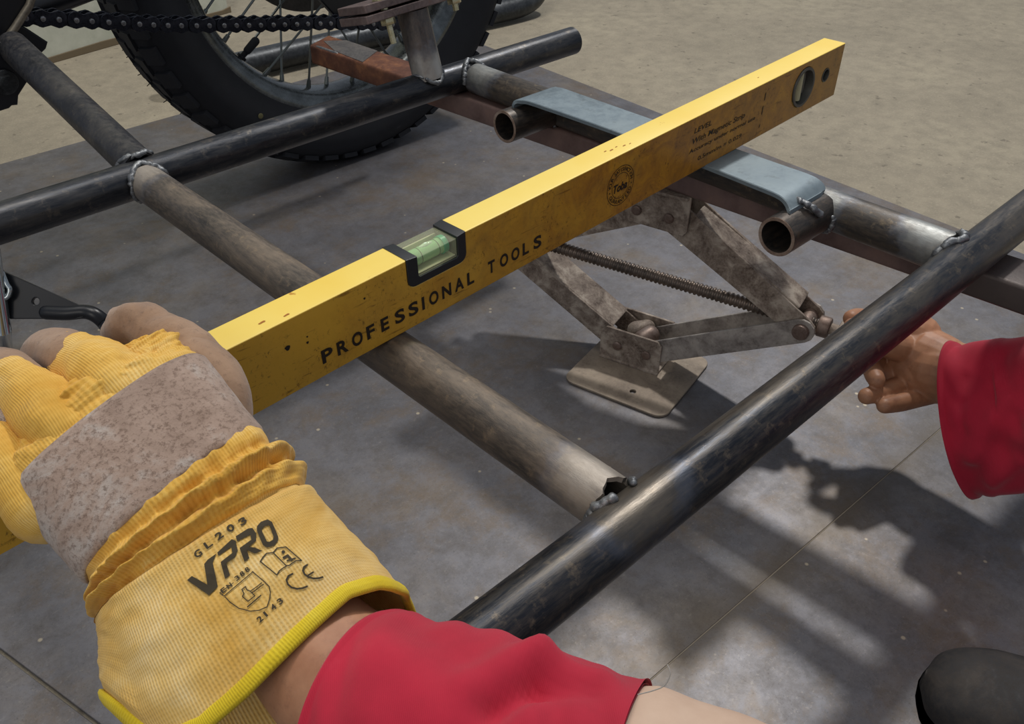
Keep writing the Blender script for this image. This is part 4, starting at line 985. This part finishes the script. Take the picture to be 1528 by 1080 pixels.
cloth('upper_sleeve', SLB, [.0428, .0444, .0455, .048, .05], M_beige, .95, .0015, 5, 80, 12)
v, f = sweep(crom([at(952, 1036, .292), at(975, 1030, .290), at(992, 1022, .289), at(1000, 1005, .289), at(996, 992, .290)], 6), .00022, 6); mk('loose_thread', v, f, plain('white_thread', '#a8a29a', .9), per)
# right hand: one continuous surface
def cap(pts, rad): return sweep(crom([at(*p) for p in pts], 5), cromf(rad, 5), 20)
hand = remeshed([
    cap([(1520, 585, .800), (1440, 562, .835), (1400, 552, .850)], [.036, .031, .030]),
    cap([(1402, 540, .850), (1372, 528, .866), (1346, 510, .874)], [.027, .0285, .023]),
    cap([(1410, 566, .850), (1382, 562, .856), (1358, 551, .864), (1344, 540, .870)], [.024, .0235, .0185, .013]),
    cap([(1372, 500, .866), (1345, 490, .872), (1318, 486, .876)], [.020, .019, .014]),
    cap([(1362, 556, .872), (1340, 556, .874), (1318, 560, .872)], [.014, .0120, .0105]),
    cap([(1336, 498, .878), (1305, 482, .884), (1282, 474, .880), (1271, 475, .872)], [.0115, .0105, .0095, .0085]),      # index finger
    cap([(1350, 520, .858), (1318, 512, .850), (1290, 497, .852), (1272, 487, .858)], [.0145, .0125, .0105, .0085]),       # thumb
    cap([(1345, 525, .880), (1318, 532, .885), (1303, 546, .868), (1304, 558, .848), (1308, 567, .838)], [.0110, .0100, .0095, .0090, .0080]),  # middle
    cap([(1366, 568, .868), (1338, 577, .858), (1312, 586, .846), (1293, 591, .838)], [.0110, .0094, .0088, .0080]),      # ring
    cap([(1398, 584, .858), (1368, 594, .850), (1342, 601, .842), (1320, 605, .834)], [.0110, .0092, .0086, .0076]),      # little
], .0011, 4, .5)
mk('hand', *hand, M_skin, per)
M_nail = plain('nail', '#8f6a58', .35)
for (u, v_, d_) in ((1301, 556, .8440), (1288, 588, .8430), (1316, 602, .8335)):
    pass
RSL = [at(1436, 626, .815), at(1470, 624, .800), at(1535, 620, .775), at(1640, 600, .72), at(1850, 560, .62), at(2100, 500, .52)]
ru = (at(1398, 512, .82) - at(1465, 738, .80))
cloth('sleeve', RSL, [.070, .069, .068, .070, .075, .080], M_red, .60, .006, 4, 96, 16, freq=14, up=FWD, hem=.0024, folds_=(((1440, 560), (1436, 640), .004, -.003), ((1450, 680), (1500, 600), .008, .006), ((1495, 530), (1520, 640), .007, -.005), ((1480, 715), (1522, 690), .008, .005)))
# shoe
M_shoe = metal_mat('dark_shoe_leather', '#141416', '#201e1f', '#3d3630', 26, rough=(.65, .85), metal=0., bump=.4)
sh0, shd = V(.512, .075, FL), V(.30, -.95, 0).normalized(); shn = V(shd.y, -shd.x, 0)
vs, fs, nn_ = [], [], 28
stn = [(0, .004, .012), (.006, .024, .022), (.018, .036, .030), (.038, .043, .037), (.065, .047, .042), (.10, .049, .048), (.15, .046, .062), (.20, .042, .080)]
stn = [(a_, b_, c_) for a_, b_, c_ in zip(cromf([s[0] for s in stn], 4), cromf([s[1] for s in stn], 4), cromf([s[2] for s in stn], 4))]
for x, hw, hh in stn:
    for k in range(nn_):
        t = math.pi * k / (nn_ - 1); vs.append(sh0 + shd * x + shn * math.cos(t) * hw + V(0, 0, .010 + hh * math.sin(t) ** .8))
for i in range(len(stn) - 1):
    for k in range(nn_ - 1): fs.append((i * nn_ + k, i * nn_ + k + 1, (i + 1) * nn_ + k + 1, (i + 1) * nn_ + k))
fs.append(tuple(range(nn_))); fs.append(tuple((len(stn) - 1) * nn_ + k for k in range(nn_))[::-1])
vs = [p + noise.noise_vector(p * 60) * .0012 for p in vs]
shoe = mk('shoe', vs, fs, M_shoe, per, label='scuffed round black shoe toe on the steel sheet')
out = []
for x, hw, hh in stn[::2]: out.append((x - .003, hw + .004))
lp = [(x, y) for x, y in out] + [(x, -y) for x, y in out[::-1]]
v, f = fill([lp], .012, sh0, shd, shn, .002, 2); mk('shoe_sole', v, f, plain('sole_rubber', '#1a1a1c', .7), per, smooth=False)
